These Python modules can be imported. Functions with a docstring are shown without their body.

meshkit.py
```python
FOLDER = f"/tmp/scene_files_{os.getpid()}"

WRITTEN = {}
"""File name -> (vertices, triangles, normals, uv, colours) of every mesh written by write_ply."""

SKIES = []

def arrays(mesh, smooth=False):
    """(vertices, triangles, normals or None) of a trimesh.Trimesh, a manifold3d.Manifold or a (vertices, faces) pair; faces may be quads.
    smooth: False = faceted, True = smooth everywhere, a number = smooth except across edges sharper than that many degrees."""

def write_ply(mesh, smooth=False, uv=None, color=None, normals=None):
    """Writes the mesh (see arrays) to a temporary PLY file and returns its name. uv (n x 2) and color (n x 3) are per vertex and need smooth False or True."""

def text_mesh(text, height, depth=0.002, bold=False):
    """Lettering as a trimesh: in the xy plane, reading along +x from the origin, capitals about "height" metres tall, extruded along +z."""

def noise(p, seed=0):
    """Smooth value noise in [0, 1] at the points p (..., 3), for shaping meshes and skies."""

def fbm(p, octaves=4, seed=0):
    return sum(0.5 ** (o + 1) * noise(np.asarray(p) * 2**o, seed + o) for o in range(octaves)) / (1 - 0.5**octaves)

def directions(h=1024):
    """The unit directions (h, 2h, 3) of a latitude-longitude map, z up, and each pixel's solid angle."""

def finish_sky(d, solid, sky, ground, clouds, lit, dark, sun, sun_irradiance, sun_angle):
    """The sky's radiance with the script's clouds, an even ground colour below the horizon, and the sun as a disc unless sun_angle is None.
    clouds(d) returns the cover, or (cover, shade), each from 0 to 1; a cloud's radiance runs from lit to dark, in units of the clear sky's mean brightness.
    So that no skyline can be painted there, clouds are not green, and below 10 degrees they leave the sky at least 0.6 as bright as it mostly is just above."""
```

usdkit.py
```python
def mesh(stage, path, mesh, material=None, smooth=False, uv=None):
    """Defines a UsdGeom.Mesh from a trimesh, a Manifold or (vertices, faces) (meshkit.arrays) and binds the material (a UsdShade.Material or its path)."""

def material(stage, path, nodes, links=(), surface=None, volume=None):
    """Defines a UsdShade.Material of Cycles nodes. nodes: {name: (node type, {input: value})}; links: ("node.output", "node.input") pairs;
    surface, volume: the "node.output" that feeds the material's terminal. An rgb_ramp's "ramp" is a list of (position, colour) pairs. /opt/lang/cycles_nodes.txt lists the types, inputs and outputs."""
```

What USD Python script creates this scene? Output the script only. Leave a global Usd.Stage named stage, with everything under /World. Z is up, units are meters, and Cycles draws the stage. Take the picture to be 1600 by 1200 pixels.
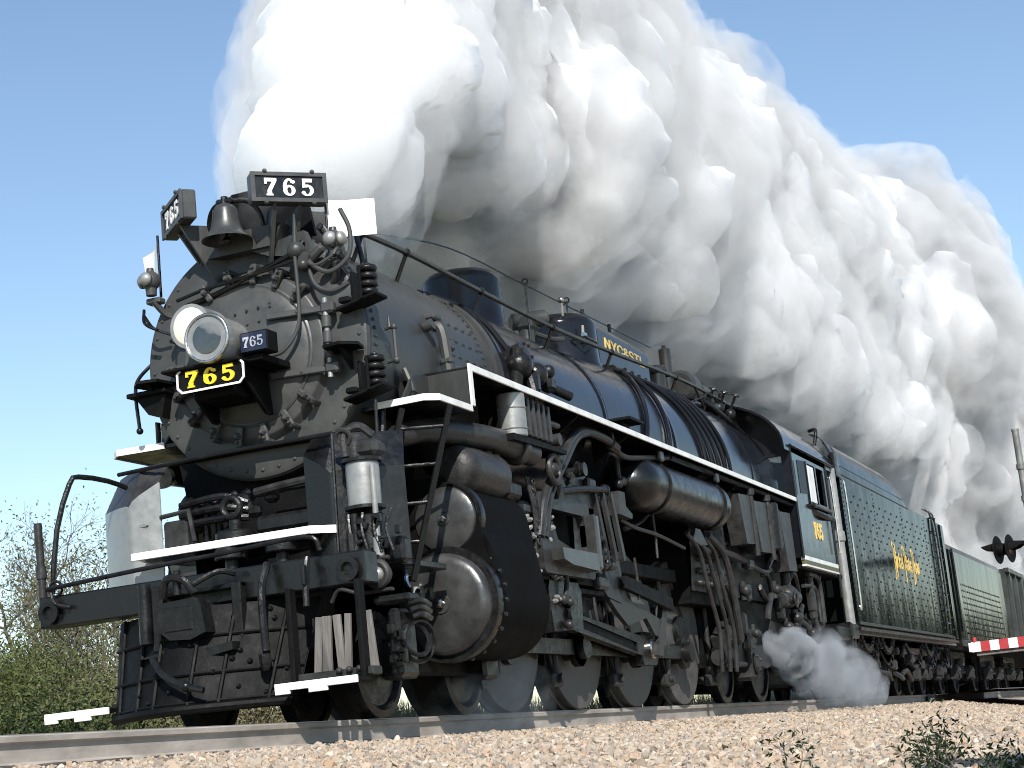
import math, random
import numpy as np, trimesh, manifold3d, usdkit, meshkit
from manifold3d import Manifold
from scipy.spatial import cKDTree
from shapely.geometry import Polygon, Point, LineString, box as sbox
from shapely.ops import unary_union
from shapely import affinity
from pxr import Usd, UsdGeom, UsdLux, UsdShade, Gf, Sdf, Vt

# ------------------------------------------------------------------ camera, sky, sun, exposure
stage = Usd.Stage.CreateInMemory()
UsdGeom.SetStageUpAxis(stage, 'Z'); UsdGeom.SetStageMetersPerUnit(stage, 1.0)
UsdGeom.Xform.Define(stage, '/World'); UsdGeom.Scope.Define(stage, '/World/Looks')
CAM = np.array([7.0998, -9.4453, -0.3929]); YAW, PITCH, ROLL, FPX = 0.36796, 0.206285, -0.102632, 2762.6
fw = np.array([-math.sin(YAW)*math.cos(PITCH), math.cos(YAW)*math.cos(PITCH), math.sin(PITCH)])
rt = np.array([math.cos(YAW), math.sin(YAW), 0]); up = np.cross(rt, fw)
rt, up = math.cos(ROLL)*rt+math.sin(ROLL)*up, -math.sin(ROLL)*rt+math.cos(ROLL)*up
cam = UsdGeom.Camera.Define(stage, '/World/camera')
cam.AddTransformOp().Set(Gf.Matrix4d(*rt, 0, *up, 0, *(-fw), 0, *CAM, 1))
cam.CreateHorizontalApertureAttr(36.0); cam.CreateVerticalApertureAttr(27.0)
cam.CreateFocalLengthAttr(36.0*FPX/1600); cam.CreateClippingRangeAttr(Gf.Vec2f(0.1, 5000))
cam.CreateExposureAttr(0.5)
SUN_AZ, SUN_EL = math.radians(28), math.radians(37)      # azimuth from -y towards +x
sd = np.array([math.sin(SUN_AZ)*math.cos(SUN_EL), -math.cos(SUN_AZ)*math.cos(SUN_EL), math.sin(SUN_EL)])
dome = UsdLux.DomeLight.Define(stage, '/World/sky')
dome.GetPrim().SetCustomDataByKey('kind', 'structure')
skym = usdkit.material(stage, '/World/Looks/sky_look', {
    'sky': ('sky_texture', {'sky_type': 'single_scattering', 'sun_disc': False, 'sun_elevation': SUN_EL, 'sun_rotation': math.atan2(sd[0], sd[1]),
                            'air_density': 1.15, 'aerosol_density': 0.12, 'ozone_density': 2.0}),
    'bg': ('background_shader', {'strength': 0.115})}, [('sky.color', 'bg.color')], surface='bg.background')
UsdShade.MaterialBindingAPI.Apply(dome.GetPrim()).Bind(skym)
sun = UsdLux.DistantLight.Define(stage, '/World/sun')
sun.CreateIntensityAttr(1.2); sun.CreateAngleAttr(0.5); sun.CreateNormalizeAttr(True); sun.CreateColorAttr(Gf.Vec3f(1, .965, .91))
sx_ = np.cross([0, 0, 1], sd); sx_ /= np.linalg.norm(sx_); sy_ = np.cross(sd, sx_)
sun.AddTransformOp().Set(Gf.Matrix4d(*sx_, 0, *sy_, 0, *sd, 0, 0, 0, 60, 1))

# ------------------------------------------------------------------ materials
def mat(name, color, rough=.5, metal=0, var=.25, scale=6, bump=.0, bscale=60, spec=.5, coat=0, color2=None, rvar=.12, stretch=(1, 1, 1)):
    color = np.array(color, float); c2 = np.array(color2) if color2 is not None else color*(1+var); c1 = color*(1-var) if color2 is None else color
    n = {'tc': ('texture_coordinate', {}), 'mp': ('mapping', {'scale': stretch}),
         'n': ('noise_texture', {'scale': scale, 'detail': 6, 'roughness': .62}),
         'r': ('rgb_ramp', {'ramp': [(.3, c1), (.7, c2)]}),
         'mr': ('map_range', {'from_min': .3, 'from_max': .7, 'to_min': max(.02, rough-rvar), 'to_max': min(1, rough+rvar), 'clamp': True}),
         'p': ('principled_bsdf', {'metallic': metal, 'specular_ior_level': spec, 'coat_weight': coat, 'coat_roughness': .08})}
    l = [('tc.object', 'mp.vector'), ('mp.vector', 'n.vector'), ('n.fac', 'r.fac'), ('r.color', 'p.base_color'), ('n.fac', 'mr.value'), ('mr.result', 'p.roughness')]
    if bump:
        n['bn'] = ('noise_texture', {'scale': bscale, 'detail': 4}); n['b'] = ('bump', {'strength': 1.0, 'distance': bump})
        l += [('mp.vector', 'bn.vector'), ('bn.fac', 'b.height'), ('b.normal', 'p.normal')]
    return usdkit.material(stage, '/World/Looks/'+name, n, l, surface='p.BSDF')
M = {}
M['graphite'] = mat('graphite_paint', (.046, .047, .045), .42, var=.25, scale=4, bump=.004, bscale=9, spec=.4)
M['smokebox'] = mat('smokebox_paint', (.034, .035, .033), .42, var=.35, scale=3, bump=.004, bscale=14, spec=.4, stretch=(1, 1, .35))
M['boiler'] = mat('boiler_paint', (.008, .0085, .011), .16, var=.3, scale=2.5, bump=.003, bscale=3, spec=.32, rvar=.07)
M['black'] = mat('black_paint', (.005, .005, .005), .3, var=.35, scale=7, bump=.003, bscale=25, spec=.45)
M['gear'] = mat('oily_black_iron', (.008, .008, .008), .34, var=.5, scale=9, bump=.004, bscale=40, spec=.3, rvar=.2)
M['dusty'] = mat('dusty_grey_iron', (.026, .0255, .025), .42, var=.5, scale=7, bump=.004, bscale=40, spec=.25)
M['dark'] = mat('sooty_shaded_iron', (.004, .004, .004), .6, var=.4, scale=8, bump=.004, bscale=30, spec=.12)  # near-black also carries shade in its colour, as on the stack
M['polish'] = mat('polished_jacket', (.26, .26, .25), .33, metal=.4, var=.25, scale=5, bump=.002, bscale=20, rvar=.12)
M['wheel'] = mat('grey_wheel_face', (.075, .072, .068), .5, var=.4, scale=5, bump=.003, bscale=30, spec=.3)
M['bellmetal'] = mat('dark_bell_metal', (.05, .05, .048), .33, metal=.3, var=.2)
M['jacket'] = mat('black_cylinder_jacket', (.004, .004, .004), .7, var=.3, scale=4, bump=.002, bscale=9, spec=.05)
M['head'] = mat('cylinder_head_steel', (.07, .07, .069), .28, metal=.6, var=.4, scale=3, bump=.003, bscale=12, rvar=.15)
M['steel'] = mat('bright_steel', (.5, .49, .47), .25, metal=1, var=.2, scale=8)
M['white'] = mat('white_paint', (.60, .58, .53), .4, color2=(.82, .81, .79), scale=5, bump=.001, bscale=30)
M['yellow'] = mat('yellow_paint', (.85, .6, .02), .4, var=.05)
M['gold'] = mat('gold_lettering', (.78, .54, .15), .45, var=.1)
M['navy'] = mat('dark_blue_glass', (.012, .016, .035), .2, var=.2)
M['olive'] = mat('olive_trim', (.09, .09, .035), .5, var=.2)
M['tender'] = mat('tender_paint', (.004, .0055, .0052), .13, var=.3, scale=1.5, bump=.014, bscale=1.3, spec=.04, rvar=.06, stretch=(1, 1, .4))
M['rivet'] = mat('rivet_paint', (.03, .032, .032), .2, var=.2, spec=.6)
M['wood'] = mat('grey_oak_plank', (.13, .12, .11), .8, var=.5, scale=5, bump=.006, bscale=30, stretch=(3, 3, .4))
M['flag'] = mat('white_cloth', (.8, .8, .78), .9, var=.03)
M['brass'] = mat('dull_brass', (.3, .25, .15), .35, metal=.8)
M['hose'] = mat('rubber_hose', (.03, .03, .03), .7, var=.3)
M['rail'] = mat('rail_steel', (.3, .265, .23), .7, metal=0, var=.35, scale=5, bump=.003, bscale=40, stretch=(1, .35, 1))
M['railtop'] = mat('worn_railhead', (.3, .29, .28), .4, metal=.4, var=.3, stretch=(1, .1, 1))
M['tie'] = mat('creosote_tie', (.06, .05, .04), .85, var=.4, bump=.01)
M['lensred'] = mat('dark_red_lens', (.09, .006, .006), .2, var=.1)
M['asphalt'] = mat('asphalt', (.12, .115, .11), .85, var=.25, scale=20, bump=.006, bscale=120)
M['red'] = mat('red_paint', (.36, .03, .035), .5, var=.1)
M['gold2'] = M['gold']
M['concrete'] = mat('galvanised_pole', (.17, .17, .165), .5, metal=.3, var=.3)
M['bark'] = mat('grey_bark', (.14, .12, .10), .9, var=.4, scale=12)
M['coal'] = mat('coal', (.02, .02, .02), .6, var=.5, scale=14, bump=.04, bscale=8)
M['olivecar'] = mat('hopper_paint', (.03, .033, .03), .4, var=.3, scale=2)
M['redbrown'] = mat('oxide_hopper_paint', (.05, .04, .036), .5, var=.3, scale=2)
M['paneglass'] = usdkit.material(stage, '/World/Looks/pane_glass', {'t': ('transparent_bsdf', {}), 'g': ('glossy_bsdf', {'roughness': .03, 'color': (.9, .9, .9)}), 'f': ('fresnel', {'IOR': 1.5}), 'm': ('mix_closure', {})},
    [('f.fac', 'm.fac'), ('t.BSDF', 'm.closure1'), ('g.BSDF', 'm.closure2')], surface='m.closure')
M['lens'] = usdkit.material(stage, '/World/Looks/lamp_lens', {'p': ('principled_bsdf', {'base_color': (.95, .95, .93), 'transmission_weight': 1.0, 'roughness': .04, 'ior': 1.45})}, surface='p.BSDF')
M['reflector'] = usdkit.material(stage, '/World/Looks/lamp_reflector', {'n': ('noise_texture', {'scale': 9}), 'r': ('rgb_ramp', {'ramp': [(.4, (.75, .5, .33)), (.5, (.9, .89, .87))]}), 'p': ('principled_bsdf', {'metallic': .45, 'roughness': .3})},  # copper and silver patches painted in place of reflections in the lens
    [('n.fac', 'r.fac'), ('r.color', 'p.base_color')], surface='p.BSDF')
M['cream'] = mat('cream_lamp_glass', (.72, .64, .52), .25, var=.06)

# ------------------------------------------------------------------ mesh helpers: all return (verts, faces)
def cat(*ms):
    V, F, n = [], [], 0
    for m in ms:
        if m is None: continue
        if isinstance(m, list): m = cat(*m)
        v, f = m; V.append(np.asarray(v, float)); F.append(np.asarray(f, int)+n); n += len(v)
    return np.vstack(V), np.vstack(F)
def tm(t): return np.array(t.vertices), np.array(t.faces)
def mf(m):
    x = m.to_mesh(); return np.array(x.vert_properties[:, :3], float), np.array(x.tri_verts, int)
def bx(cx, cy, cz, sx, sy, sz, bev=.008, rot=None):
    b = min(bev, sx*.3, sy*.3, sz*.3); P = []
    for i in (-1, 1):
        for j in (-1, 1):
            for k in (-1, 1):
                P += [(i*(sx/2-b), j*(sy/2-b), k*sz/2), (i*(sx/2-b), j*sy/2, k*(sz/2-b)), (i*sx/2, j*(sy/2-b), k*(sz/2-b))]
    h = trimesh.convex.convex_hull(np.array(P)); v = np.array(h.vertices)
    if rot is not None: v = v @ rotm(*rot).T
    return v+[cx, cy, cz], np.array(h.faces)
def b2(x0, x1, y0, y1, z0, z1, bev=.008): return bx((x0+x1)/2, (y0+y1)/2, (z0+z1)/2, abs(x1-x0), abs(y1-y0), abs(z1-z0), bev)
def rotm(ax, ay, az):
    ax, ay, az = map(math.radians, (ax, ay, az)); c, s = math.cos, math.sin
    X = np.array([[1, 0, 0], [0, c(ax), -s(ax)], [0, s(ax), c(ax)]]); Y = np.array([[c(ay), 0, s(ay)], [0, 1, 0], [-s(ay), 0, c(ay)]]); Z = np.array([[c(az), -s(az), 0], [s(az), c(az), 0], [0, 0, 1]])
    return Z @ Y @ X
def frame(d):
    d = np.asarray(d, float)/np.linalg.norm(d); a = np.array([0, 0, 1.]) if abs(d[2]) < .9 else np.array([1., 0, 0])
    u = np.cross(a, d); u /= np.linalg.norm(u); return u, np.cross(d, u), d
def lathe(profile, o, d, n=40, ang=None):
    """profile: (radius, distance along d) pairs, from o"""
    u, w, d = frame(d); pr = np.array(profile, float); o = np.asarray(o, float)
    t = np.linspace(0, 2*math.pi, n, endpoint=False)
    V = np.concatenate([o+r*(np.cos(t)[:, None]*u+np.sin(t)[:, None]*w)+h*d for r, h in pr]); F = []
    for k in range(len(pr)-1):
        for i in range(n):
            a, b = k*n+i, k*n+(i+1) % n; F += [(a, b, b+n), (a, b+n, a+n)]
    for k, fl in ((0, 1), (len(pr)-1, 0)):
        if pr[k][0] > 1e-6:
            c = len(V); V = np.vstack([V, o+pr[k][1]*d])
            for i in range(n):
                a, b = k*n+i, k*n+(i+1) % n; F.append((c, b, a) if fl else (c, a, b))
    return V, np.array(F)
def cyl(p0, p1, r, r1=None, n=20, bev=.0):
    p0, p1 = np.asarray(p0, float), np.asarray(p1, float); L = np.linalg.norm(p1-p0); r1 = r if r1 is None else r1
    pr = [(r-bev, 0), (r, bev), (r1, L-bev), (r1-bev, L)] if bev else [(r, 0), (r1, L)]
    return lathe(pr, p0, p1-p0, n)
def sph(c, r, n=2, sc=(1, 1, 1)):
    s = trimesh.creation.icosphere(n, r); return np.array(s.vertices)*sc+np.asarray(c, float), np.array(s.faces)
def spline(P, k=6):
    P = np.asarray(P, float)
    if len(P) < 3: return P
    Q = np.vstack([2*P[0]-P[1], P, 2*P[-1]-P[-2]]); out = []
    for i in range(1, len(Q)-2):
        a, b, c, d = Q[i-1:i+3]
        for t in np.arange(k)/k:
            out.append(.5*((2*b)+(c-a)*t+(2*a-5*b+4*c-d)*t*t+(3*b-a-3*c+d)*t**3))
    return np.vstack([out, P[-1:]])
def tube(P, r, n=8, k=5, r1=None):
    P = spline(P, k) if k > 1 else np.asarray(P, float)
    T = np.gradient(P, axis=0); T /= np.linalg.norm(T, axis=1, keepdims=True)
    u = frame(T[0])[0]; t = np.linspace(0, 2*math.pi, n, endpoint=False); V = []; F = []
    R = np.linspace(r, r if r1 is None else r1, len(P))
    for i, (p, d) in enumerate(zip(P, T)):
        u = u-d*(u@d); u /= np.linalg.norm(u); w = np.cross(d, u)
        V.append(p+R[i]*(np.cos(t)[:, None]*u+np.sin(t)[:, None]*w))
    for k_ in range(len(P)-1):
        for i in range(n):
            a, b = k_*n+i, k_*n+(i+1) % n; F += [(a, b, b+n), (a, b+n, a+n)]
    V = np.vstack(V); c = len(V); V = np.vstack([V, P[0], P[-1]]); m = (len(P)-1)*n
    for i in range(n): F += [(c, (i+1) % n, i), (c+1, m+i, m+(i+1) % n)]
    return V, np.array(F)
def torus(c, d, R, r, n=28, m=8):
    u, w, d = frame(d); t = np.linspace(0, 2*math.pi, n, endpoint=False); s = np.linspace(0, 2*math.pi, m, endpoint=False)
    V = np.array([np.asarray(c)+(R+r*math.cos(b))*(math.cos(a)*u+math.sin(a)*w)+r*math.sin(b)*d for a in t for b in s]); F = []
    for i in range(n):
        for j in range(m):
            a, b, c_, e = i*m+j, i*m+(j+1) % m, ((i+1) % n)*m+(j+1) % m, ((i+1) % n)*m+j; F += [(a, e, c_), (a, c_, b)]
    return V, np.array(F)
def prism(poly, axis, a0, a1):
    """polygon extruded along an axis: 'x' takes (y, z), 'y' takes (x, z), 'z' takes (x, y)"""
    if not isinstance(poly, Polygon) and not hasattr(poly, 'geoms'): poly = Polygon(poly)
    ms = []
    for g in getattr(poly, 'geoms', [poly]):
        if g.area < 1e-7: continue
        v, f = tm(trimesh.creation.extrude_polygon(g, abs(a1-a0), engine='earcut')); h = v[:, 2]+min(a0, a1)
        if axis == 'x': v = np.stack([h, v[:, 0], v[:, 1]], 1)
        elif axis == 'y': v = np.stack([v[:, 0], h, v[:, 1]], 1); f = f[:, ::-1]
        else: v = np.stack([v[:, 0], v[:, 1], h], 1)
        ms.append((v, f))
    return cat(*ms)
def rect(x0, x1, y0, y1, r=0):
    return sbox(x0+r, y0+r, x1-r, y1-r).buffer(r, quad_segs=4) if r else sbox(x0, y0, x1, y1)
def xf(m, rot=(0, 0, 0), t=(0, 0, 0), s=1.0):
    v, f = m; return (np.asarray(v)*s) @ rotm(*rot).T+np.asarray(t, float), f
def mirx(m): v, f = m; return np.asarray(v)*[-1, 1, 1], np.asarray(f)[:, ::-1]
def bolt(p, d, r=.02, h=.02):
    d = np.asarray(d, float); return lathe([(r, 0), (r*.9, h*.6), (r*.5, h), (0, h*1.05)], p, d, 6)
def quadg(fn, nu, nv):
    V = np.array([fn(i/nu, j/nv) for i in range(nu+1) for j in range(nv+1)]); F = []
    for i in range(nu):
        for j in range(nv):
            a = i*(nv+1)+j; F += [(a, a+1, a+nv+2), (a, a+nv+2, a+nv+1)]
    return V, np.array(F)

# ------------------------------------------------------------------ scene tree helpers
names = {}
def numbered(parent, name):
    k = (parent, name); n = names.get(k, 0); names[k] = n+1
    return f'{parent}/{name}' + (f'_{n:03d}' if n else '')
class Thing:
    def __init__(s, name, label, cat_, loc=(0, 0, 0), group=None, kind=None):
        s.loc = np.array(loc, float); s.path = numbered('/World', name); x = UsdGeom.Xform.Define(stage, s.path); x.AddTranslateOp().Set(Gf.Vec3d(*s.loc)); s.prim = x.GetPrim()
        tag(s.prim, label, cat_, group, kind)
    def add(s, name, mesh, m, smooth=32, label=None, parent=None, kind=None):
        path = numbered(parent or s.path, name)
        if isinstance(mesh, list): mesh = cat(*mesh)
        v, f = mesh; pr = usdkit.mesh(stage, path, (np.asarray(v)-s.loc, f), M[m] if isinstance(m, str) else m, smooth).GetPrim()
        if label: pr.SetCustomDataByKey('label', label)
        if kind: pr.SetCustomDataByKey('kind', kind)
        return path
def tag(p, label=None, cat_=None, group=None, kind=None):
    for k, v in (('label', label), ('category', cat_), ('group', group), ('kind', kind)):
        if v: p.SetCustomDataByKey(k, v)
def solo(name, mesh, m, label=None, cat_=None, kind=None, group=None, smooth=32):
    if isinstance(mesh, list): mesh = cat(*mesh)
    p = usdkit.mesh(stage, numbered('/World', name), mesh, M[m] if isinstance(m, str) else m, smooth).GetPrim(); tag(p, label, cat_, group, kind); return p

# ------------------------------------------------------------------ lettering (plain polygons)
def digit(ch, w):
    """slab-serif railway figures in a 0.62 x 1 cell; w = stroke weight"""
    h = w/2
    if ch == '7':
        g = [Polygon([(0, 1), (.62, 1), (.62, .84), (.36, .3), (.36, 0), (.14, 0), (.14, .3), (.36, .74), (.36, .8), (.12, .8), (.12, .66), (0, .66)]), sbox(.08, 0, .42, .09)]
    elif ch == '6':
        o = affinity.scale(Point(.31, .31).buffer(1, quad_segs=12), .31, .31); i = affinity.scale(Point(.31, .30).buffer(1, quad_segs=12), .31-w, .31-w*.6)
        arc = affinity.scale(Point(.31, .5).buffer(1, quad_segs=12), .31, .5).difference(affinity.scale(Point(.31, .5).buffer(1, quad_segs=12), .31-w, .5-w*.6)).difference(sbox(.31, 0, 1, .74))
        g = [o.difference(i), arc, Point(.52, .8).buffer(.095)]
    else:
        bowl = affinity.scale(Point(.29, .33).buffer(1, quad_segs=12), .33, .33).difference(affinity.scale(Point(.29, .33).buffer(1, quad_segs=12), .33-w, .33-w*.6)).difference(sbox(-.1, .22, .24, .55))
        g = [bowl, Polygon([(.06, 1), (.56, 1), (.56, .8), (.2, .8), (.2, .52), (.06, .46)]), sbox(.06, .5, .3, .62), Point(.1, .2).buffer(.095)]
    return unary_union(g)
def number765(height, w=.2, gap=.12):
    g, x = [], 0
    for c in '765': g.append(affinity.translate(digit(c, w), x, 0)); x += .62+gap
    u = affinity.translate(unary_union(g), -(x-gap)/2, -.5); return affinity.scale(u, height, height, origin=(0, 0))
def text_m(s, h, depth=.004, bold=True, wscale=1.0):
    v, f = tm(meshkit.text_mesh(s, h, depth, bold)); v = v*[wscale, 1, 1]; return v, f, v[:, 0].max()
def on_side(v, y0, z0, x):     # text plane xy -> the +x side of the train, reading towards +y
    return np.stack([x+v[:, 2], y0+v[:, 0], z0+v[:, 1]], 1)

# ------------------------------------------------------------------ ground
rng = np.random.default_rng(7); random.seed(7)
def ground_z(x, y):
    x = np.asarray(x, float); y = np.asarray(y, float)
    z = np.where(x > 1.3, -.215-.085*(np.minimum(x, 7.5)-1.3), -.215)
    far = np.clip((y-13)/10, 0, 1); z = z-np.where(x > 1.3, .16*far*np.clip((x-1.3)/1.5, 0, 1), 0)
    z = z-np.where(x > 6.3, .5*np.clip((x-6.3)/1.2, 0, 1), 0)
    z = np.where(x < -1.6, -.215-.3*np.clip(-x-1.6, 0, .8)+.17*np.clip(-x-2.6, 0, 5), z)
    bumps = (meshkit.fbm(np.stack([x*1.1, y*.8, 0*x], -1), 3, 5)-.5)*.09*np.clip((np.abs(x)-1.0)/1.0, 0, 1)
    return z+bumps
xs = np.unique(np.concatenate([np.linspace(-12, 12, 97), [-600, -300, -120, -60, -30, -18, 18, 30, 60, 120, 300, 600]]))
ys = np.unique(np.concatenate([np.linspace(-16, 45, 160), [-400, -150, -60, -30, 60, 90, 140, 220, 400, 900]]))
X, Y = np.meshgrid(xs, ys, indexing='ij'); Z = ground_z(X, Y); V = np.stack([X, Y, Z], -1).reshape(-1, 3); F = []
ny = len(ys)
for i in range(len(xs)-1):
    for j in range(ny-1):
        a = i*ny+j; F += [(a, a+ny, a+ny+1), (a, a+ny+1, a+1)]
soil = usdkit.material(stage, '/World/Looks/ground_soil', {
    'g': ('geometry', {}), 's': ('separate_xyz', {}), 'nz': ('noise_texture', {'scale': 9, 'detail': 8}), 'nb': ('noise_texture', {'scale': .7, 'detail': 6}),
    'rs': ('rgb_ramp', {'ramp': [(.3, (.16, .13, .10)), (.5, (.3, .25, .2)), (.7, (.42, .37, .31))]}),
    'rg': ('rgb_ramp', {'ramp': [(.3, (.05, .06, .02)), (.5, (.12, .12, .04)), (.7, (.2, .17, .08))]}),
    'mx': ('map_range', {'from_min': -4.5, 'from_max': -2.6, 'clamp': True}), 'm': ('mix_color', {}),
    'b': ('bump', {'strength': 1, 'distance': .05}), 'p': ('principled_bsdf', {'roughness': .9})},
    [('g.position', 's.vector'), ('g.position', 'nz.vector'), ('g.position', 'nb.vector'), ('nz.fac', 'rs.fac'), ('nb.fac', 'rg.fac'), ('s.x', 'mx.value'), ('mx.result', 'm.fac'),
     ('rg.color', 'm.a'), ('rs.color', 'm.b'), ('m.result', 'p.base_color'), ('nz.fac', 'b.height'), ('b.normal', 'p.normal')], surface='p.BSDF')
solo('ground', (V, np.array(F)), soil, kind='structure', smooth=True)
# ballast: instanced stones
bal = UsdGeom.PointInstancer.Define(stage, '/World/ballast'); tag(bal.GetPrim(), 'tan and pink crushed stone ballast along the track shoulder', 'ballast', kind='stuff')
stone_m = usdkit.material(stage, '/World/Looks/ballast_stone', {
    'oi': ('object_info', {}), 'r': ('rgb_ramp', {'ramp': [(0, (.2, .155, .115)), (.15, (.33, .26, .19)), (.35, (.43, .345, .255)), (.5, (.41, .275, .175)), (.65, (.46, .39, .31)), (.8, (.26, .225, .19)), (.92, (.4, .325, .24)), (1, (.54, .47, .38))]}),
    'tc': ('texture_coordinate', {}), 'n': ('noise_texture', {'scale': 30, 'detail': 4}), 'rr': ('rgb_ramp', {'ramp': [(.3, (.7, .7, .7)), (.7, (1.1, 1.1, 1.1))]}), 'm': ('mix_color', {'blend_type': 'multiply', 'fac': 1.0}),
    'p': ('principled_bsdf', {'roughness': .85})},
    [('oi.random', 'r.fac'), ('tc.object', 'n.vector'), ('n.fac', 'rr.fac'), ('r.color', 'm.a'), ('rr.color', 'm.b'), ('m.result', 'p.base_color')], surface='p.BSDF')
protos = []
for k in range(8):
    pts = rng.normal(size=(13, 3)); pts /= np.linalg.norm(pts, axis=1, keepdims=True); pts *= [1.25, .95, .75]
    h = trimesh.convex.convex_hull(pts*rng.uniform(.8, 1.1, (13, 1)))
    p = usdkit.mesh(stage, f'/World/ballast/stone_{k:03d}' if k else '/World/ballast/stone', h, stone_m, False); protos.append(p.GetPath())
    p.GetPrim().SetCustomDataByKey('kind', 'stuff')
bp, bs = [], []
def scatter(n, x0, x1, y0, y1, s0, s1, keep=None):
    x = rng.uniform(x0, x1, n); y = rng.uniform(y0, y1, n)
    if keep is not None: k = keep(x, y); x, y = x[k], y[k]
    s = rng.uniform(s0, s1, len(x))**1.0; z = ground_z(x, y)+rng.uniform(-.2, .75, len(x))*s
    bp.append(np.stack([x, y, z], 1)); bs.append(s)
inview = lambda x, y: (np.arctan2(7.1-x, y+9.445) < math.radians(40)) & (np.arctan2(7.1-x, y+9.445) > math.radians(1)) & (np.hypot(7.1-x, y+9.445) > 2.5)
scatter(85000, .9, 7.2, -7, 5, .011, .027, inview)
scatter(75000, .9, 7.0, 5, 17, .013, .03, inview)
scatter(20000, .9, 6.0, 17, 30, .016, .034, inview)
scatter(7000, -2.6, -.6, -4, 28, .02, .04)
scatter(7000, -.65, .65, -2, 28, .02, .035)
scatter(700, .9, 7, -6, 16, .028, .044, inview)
bp, bs = np.concatenate(bp), np.concatenate(bs); nb = len(bp)
q = rng.normal(size=(nb, 4)); q /= np.linalg.norm(q, axis=1, keepdims=True)
bal.CreatePrototypesRel().SetTargets(protos); bal.CreateProtoIndicesAttr(Vt.IntArray.FromNumpy(rng.integers(0, 8, nb).astype(np.int32)))
bal.CreatePositionsAttr(Vt.Vec3fArray.FromNumpy(bp.astype(np.float32))); bal.CreateScalesAttr(Vt.Vec3fArray.FromNumpy(np.repeat(bs[:, None], 3, 1).astype(np.float32)))
bal.CreateOrientationsAttr(Vt.QuathArray([Gf.Quath(*map(float, a)) for a in q]))
# rails: head, web, foot of a T rail
for sgn, lab in ((1, 'near steel rail of the track beside the ballast'), (-1, 'far steel rail under the locomotive wheels')):
    x = sgn*.7535
    prof = Polygon([(-.0762, -.181), (.0762, -.181), (.0762, -.170), (.012, -.150), (.0085, -.05), (.036, -.038), (.036, -.008), (.028, 0), (-.028, 0), (-.036, -.008), (-.036, -.038), (-.0085, -.05), (-.012, -.150), (-.0762, -.170)])
    t = Thing('rail', lab, 'rail', (x, 0, -.181), kind='structure')
    t.add('rail_body', prism(affinity.translate(prof, x, -.0045), 'y', -16, 140), 'rail', 20)
    t.add('running_surface', prism(rect(x-.029, x+.029, -.0045, -.0005), 'y', -16, 140), 'railtop')
solo('railway_tie', [b2(-1.3, 1.3, y, y+.22, -.36, -.185, .01) for y in np.arange(-12, 60, .52)], 'tie', 'dark wooden ties bedded in ballast under the rails', 'tie', kind='stuff')
# road over the crossing
def road(u, v): x = .95+u*14; y = 29.5+v*8; return (x, y, -.03-.5*np.clip((u*14-1.2)/7, 0, 1)**1.0+.02*math.sin(v*3.14))
solo('road', cat(quadg(road, 24, 6), b2(-.68, .68, 29.5, 37.5, -.2, -.012), b2(.83, .97, 29.5, 37.5, -.3, -.012)), 'asphalt', kind='structure', smooth=25)

# ================================================================== LOCOMOTIVE
L = Thing('steam_locomotive', 'large black steam locomotive numbered 765 leading the train under a white smoke plume', 'locomotive', (0, 9, 0))
ZC = 3.07
def ring(y, R, r, n=64, t=.012, zc=ZC): return lathe([(R, y-r), (R+t, y-r), (R+t, y+r), (R, y+r)], (0, 0, zc), (0, 1, 0), n)
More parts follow.
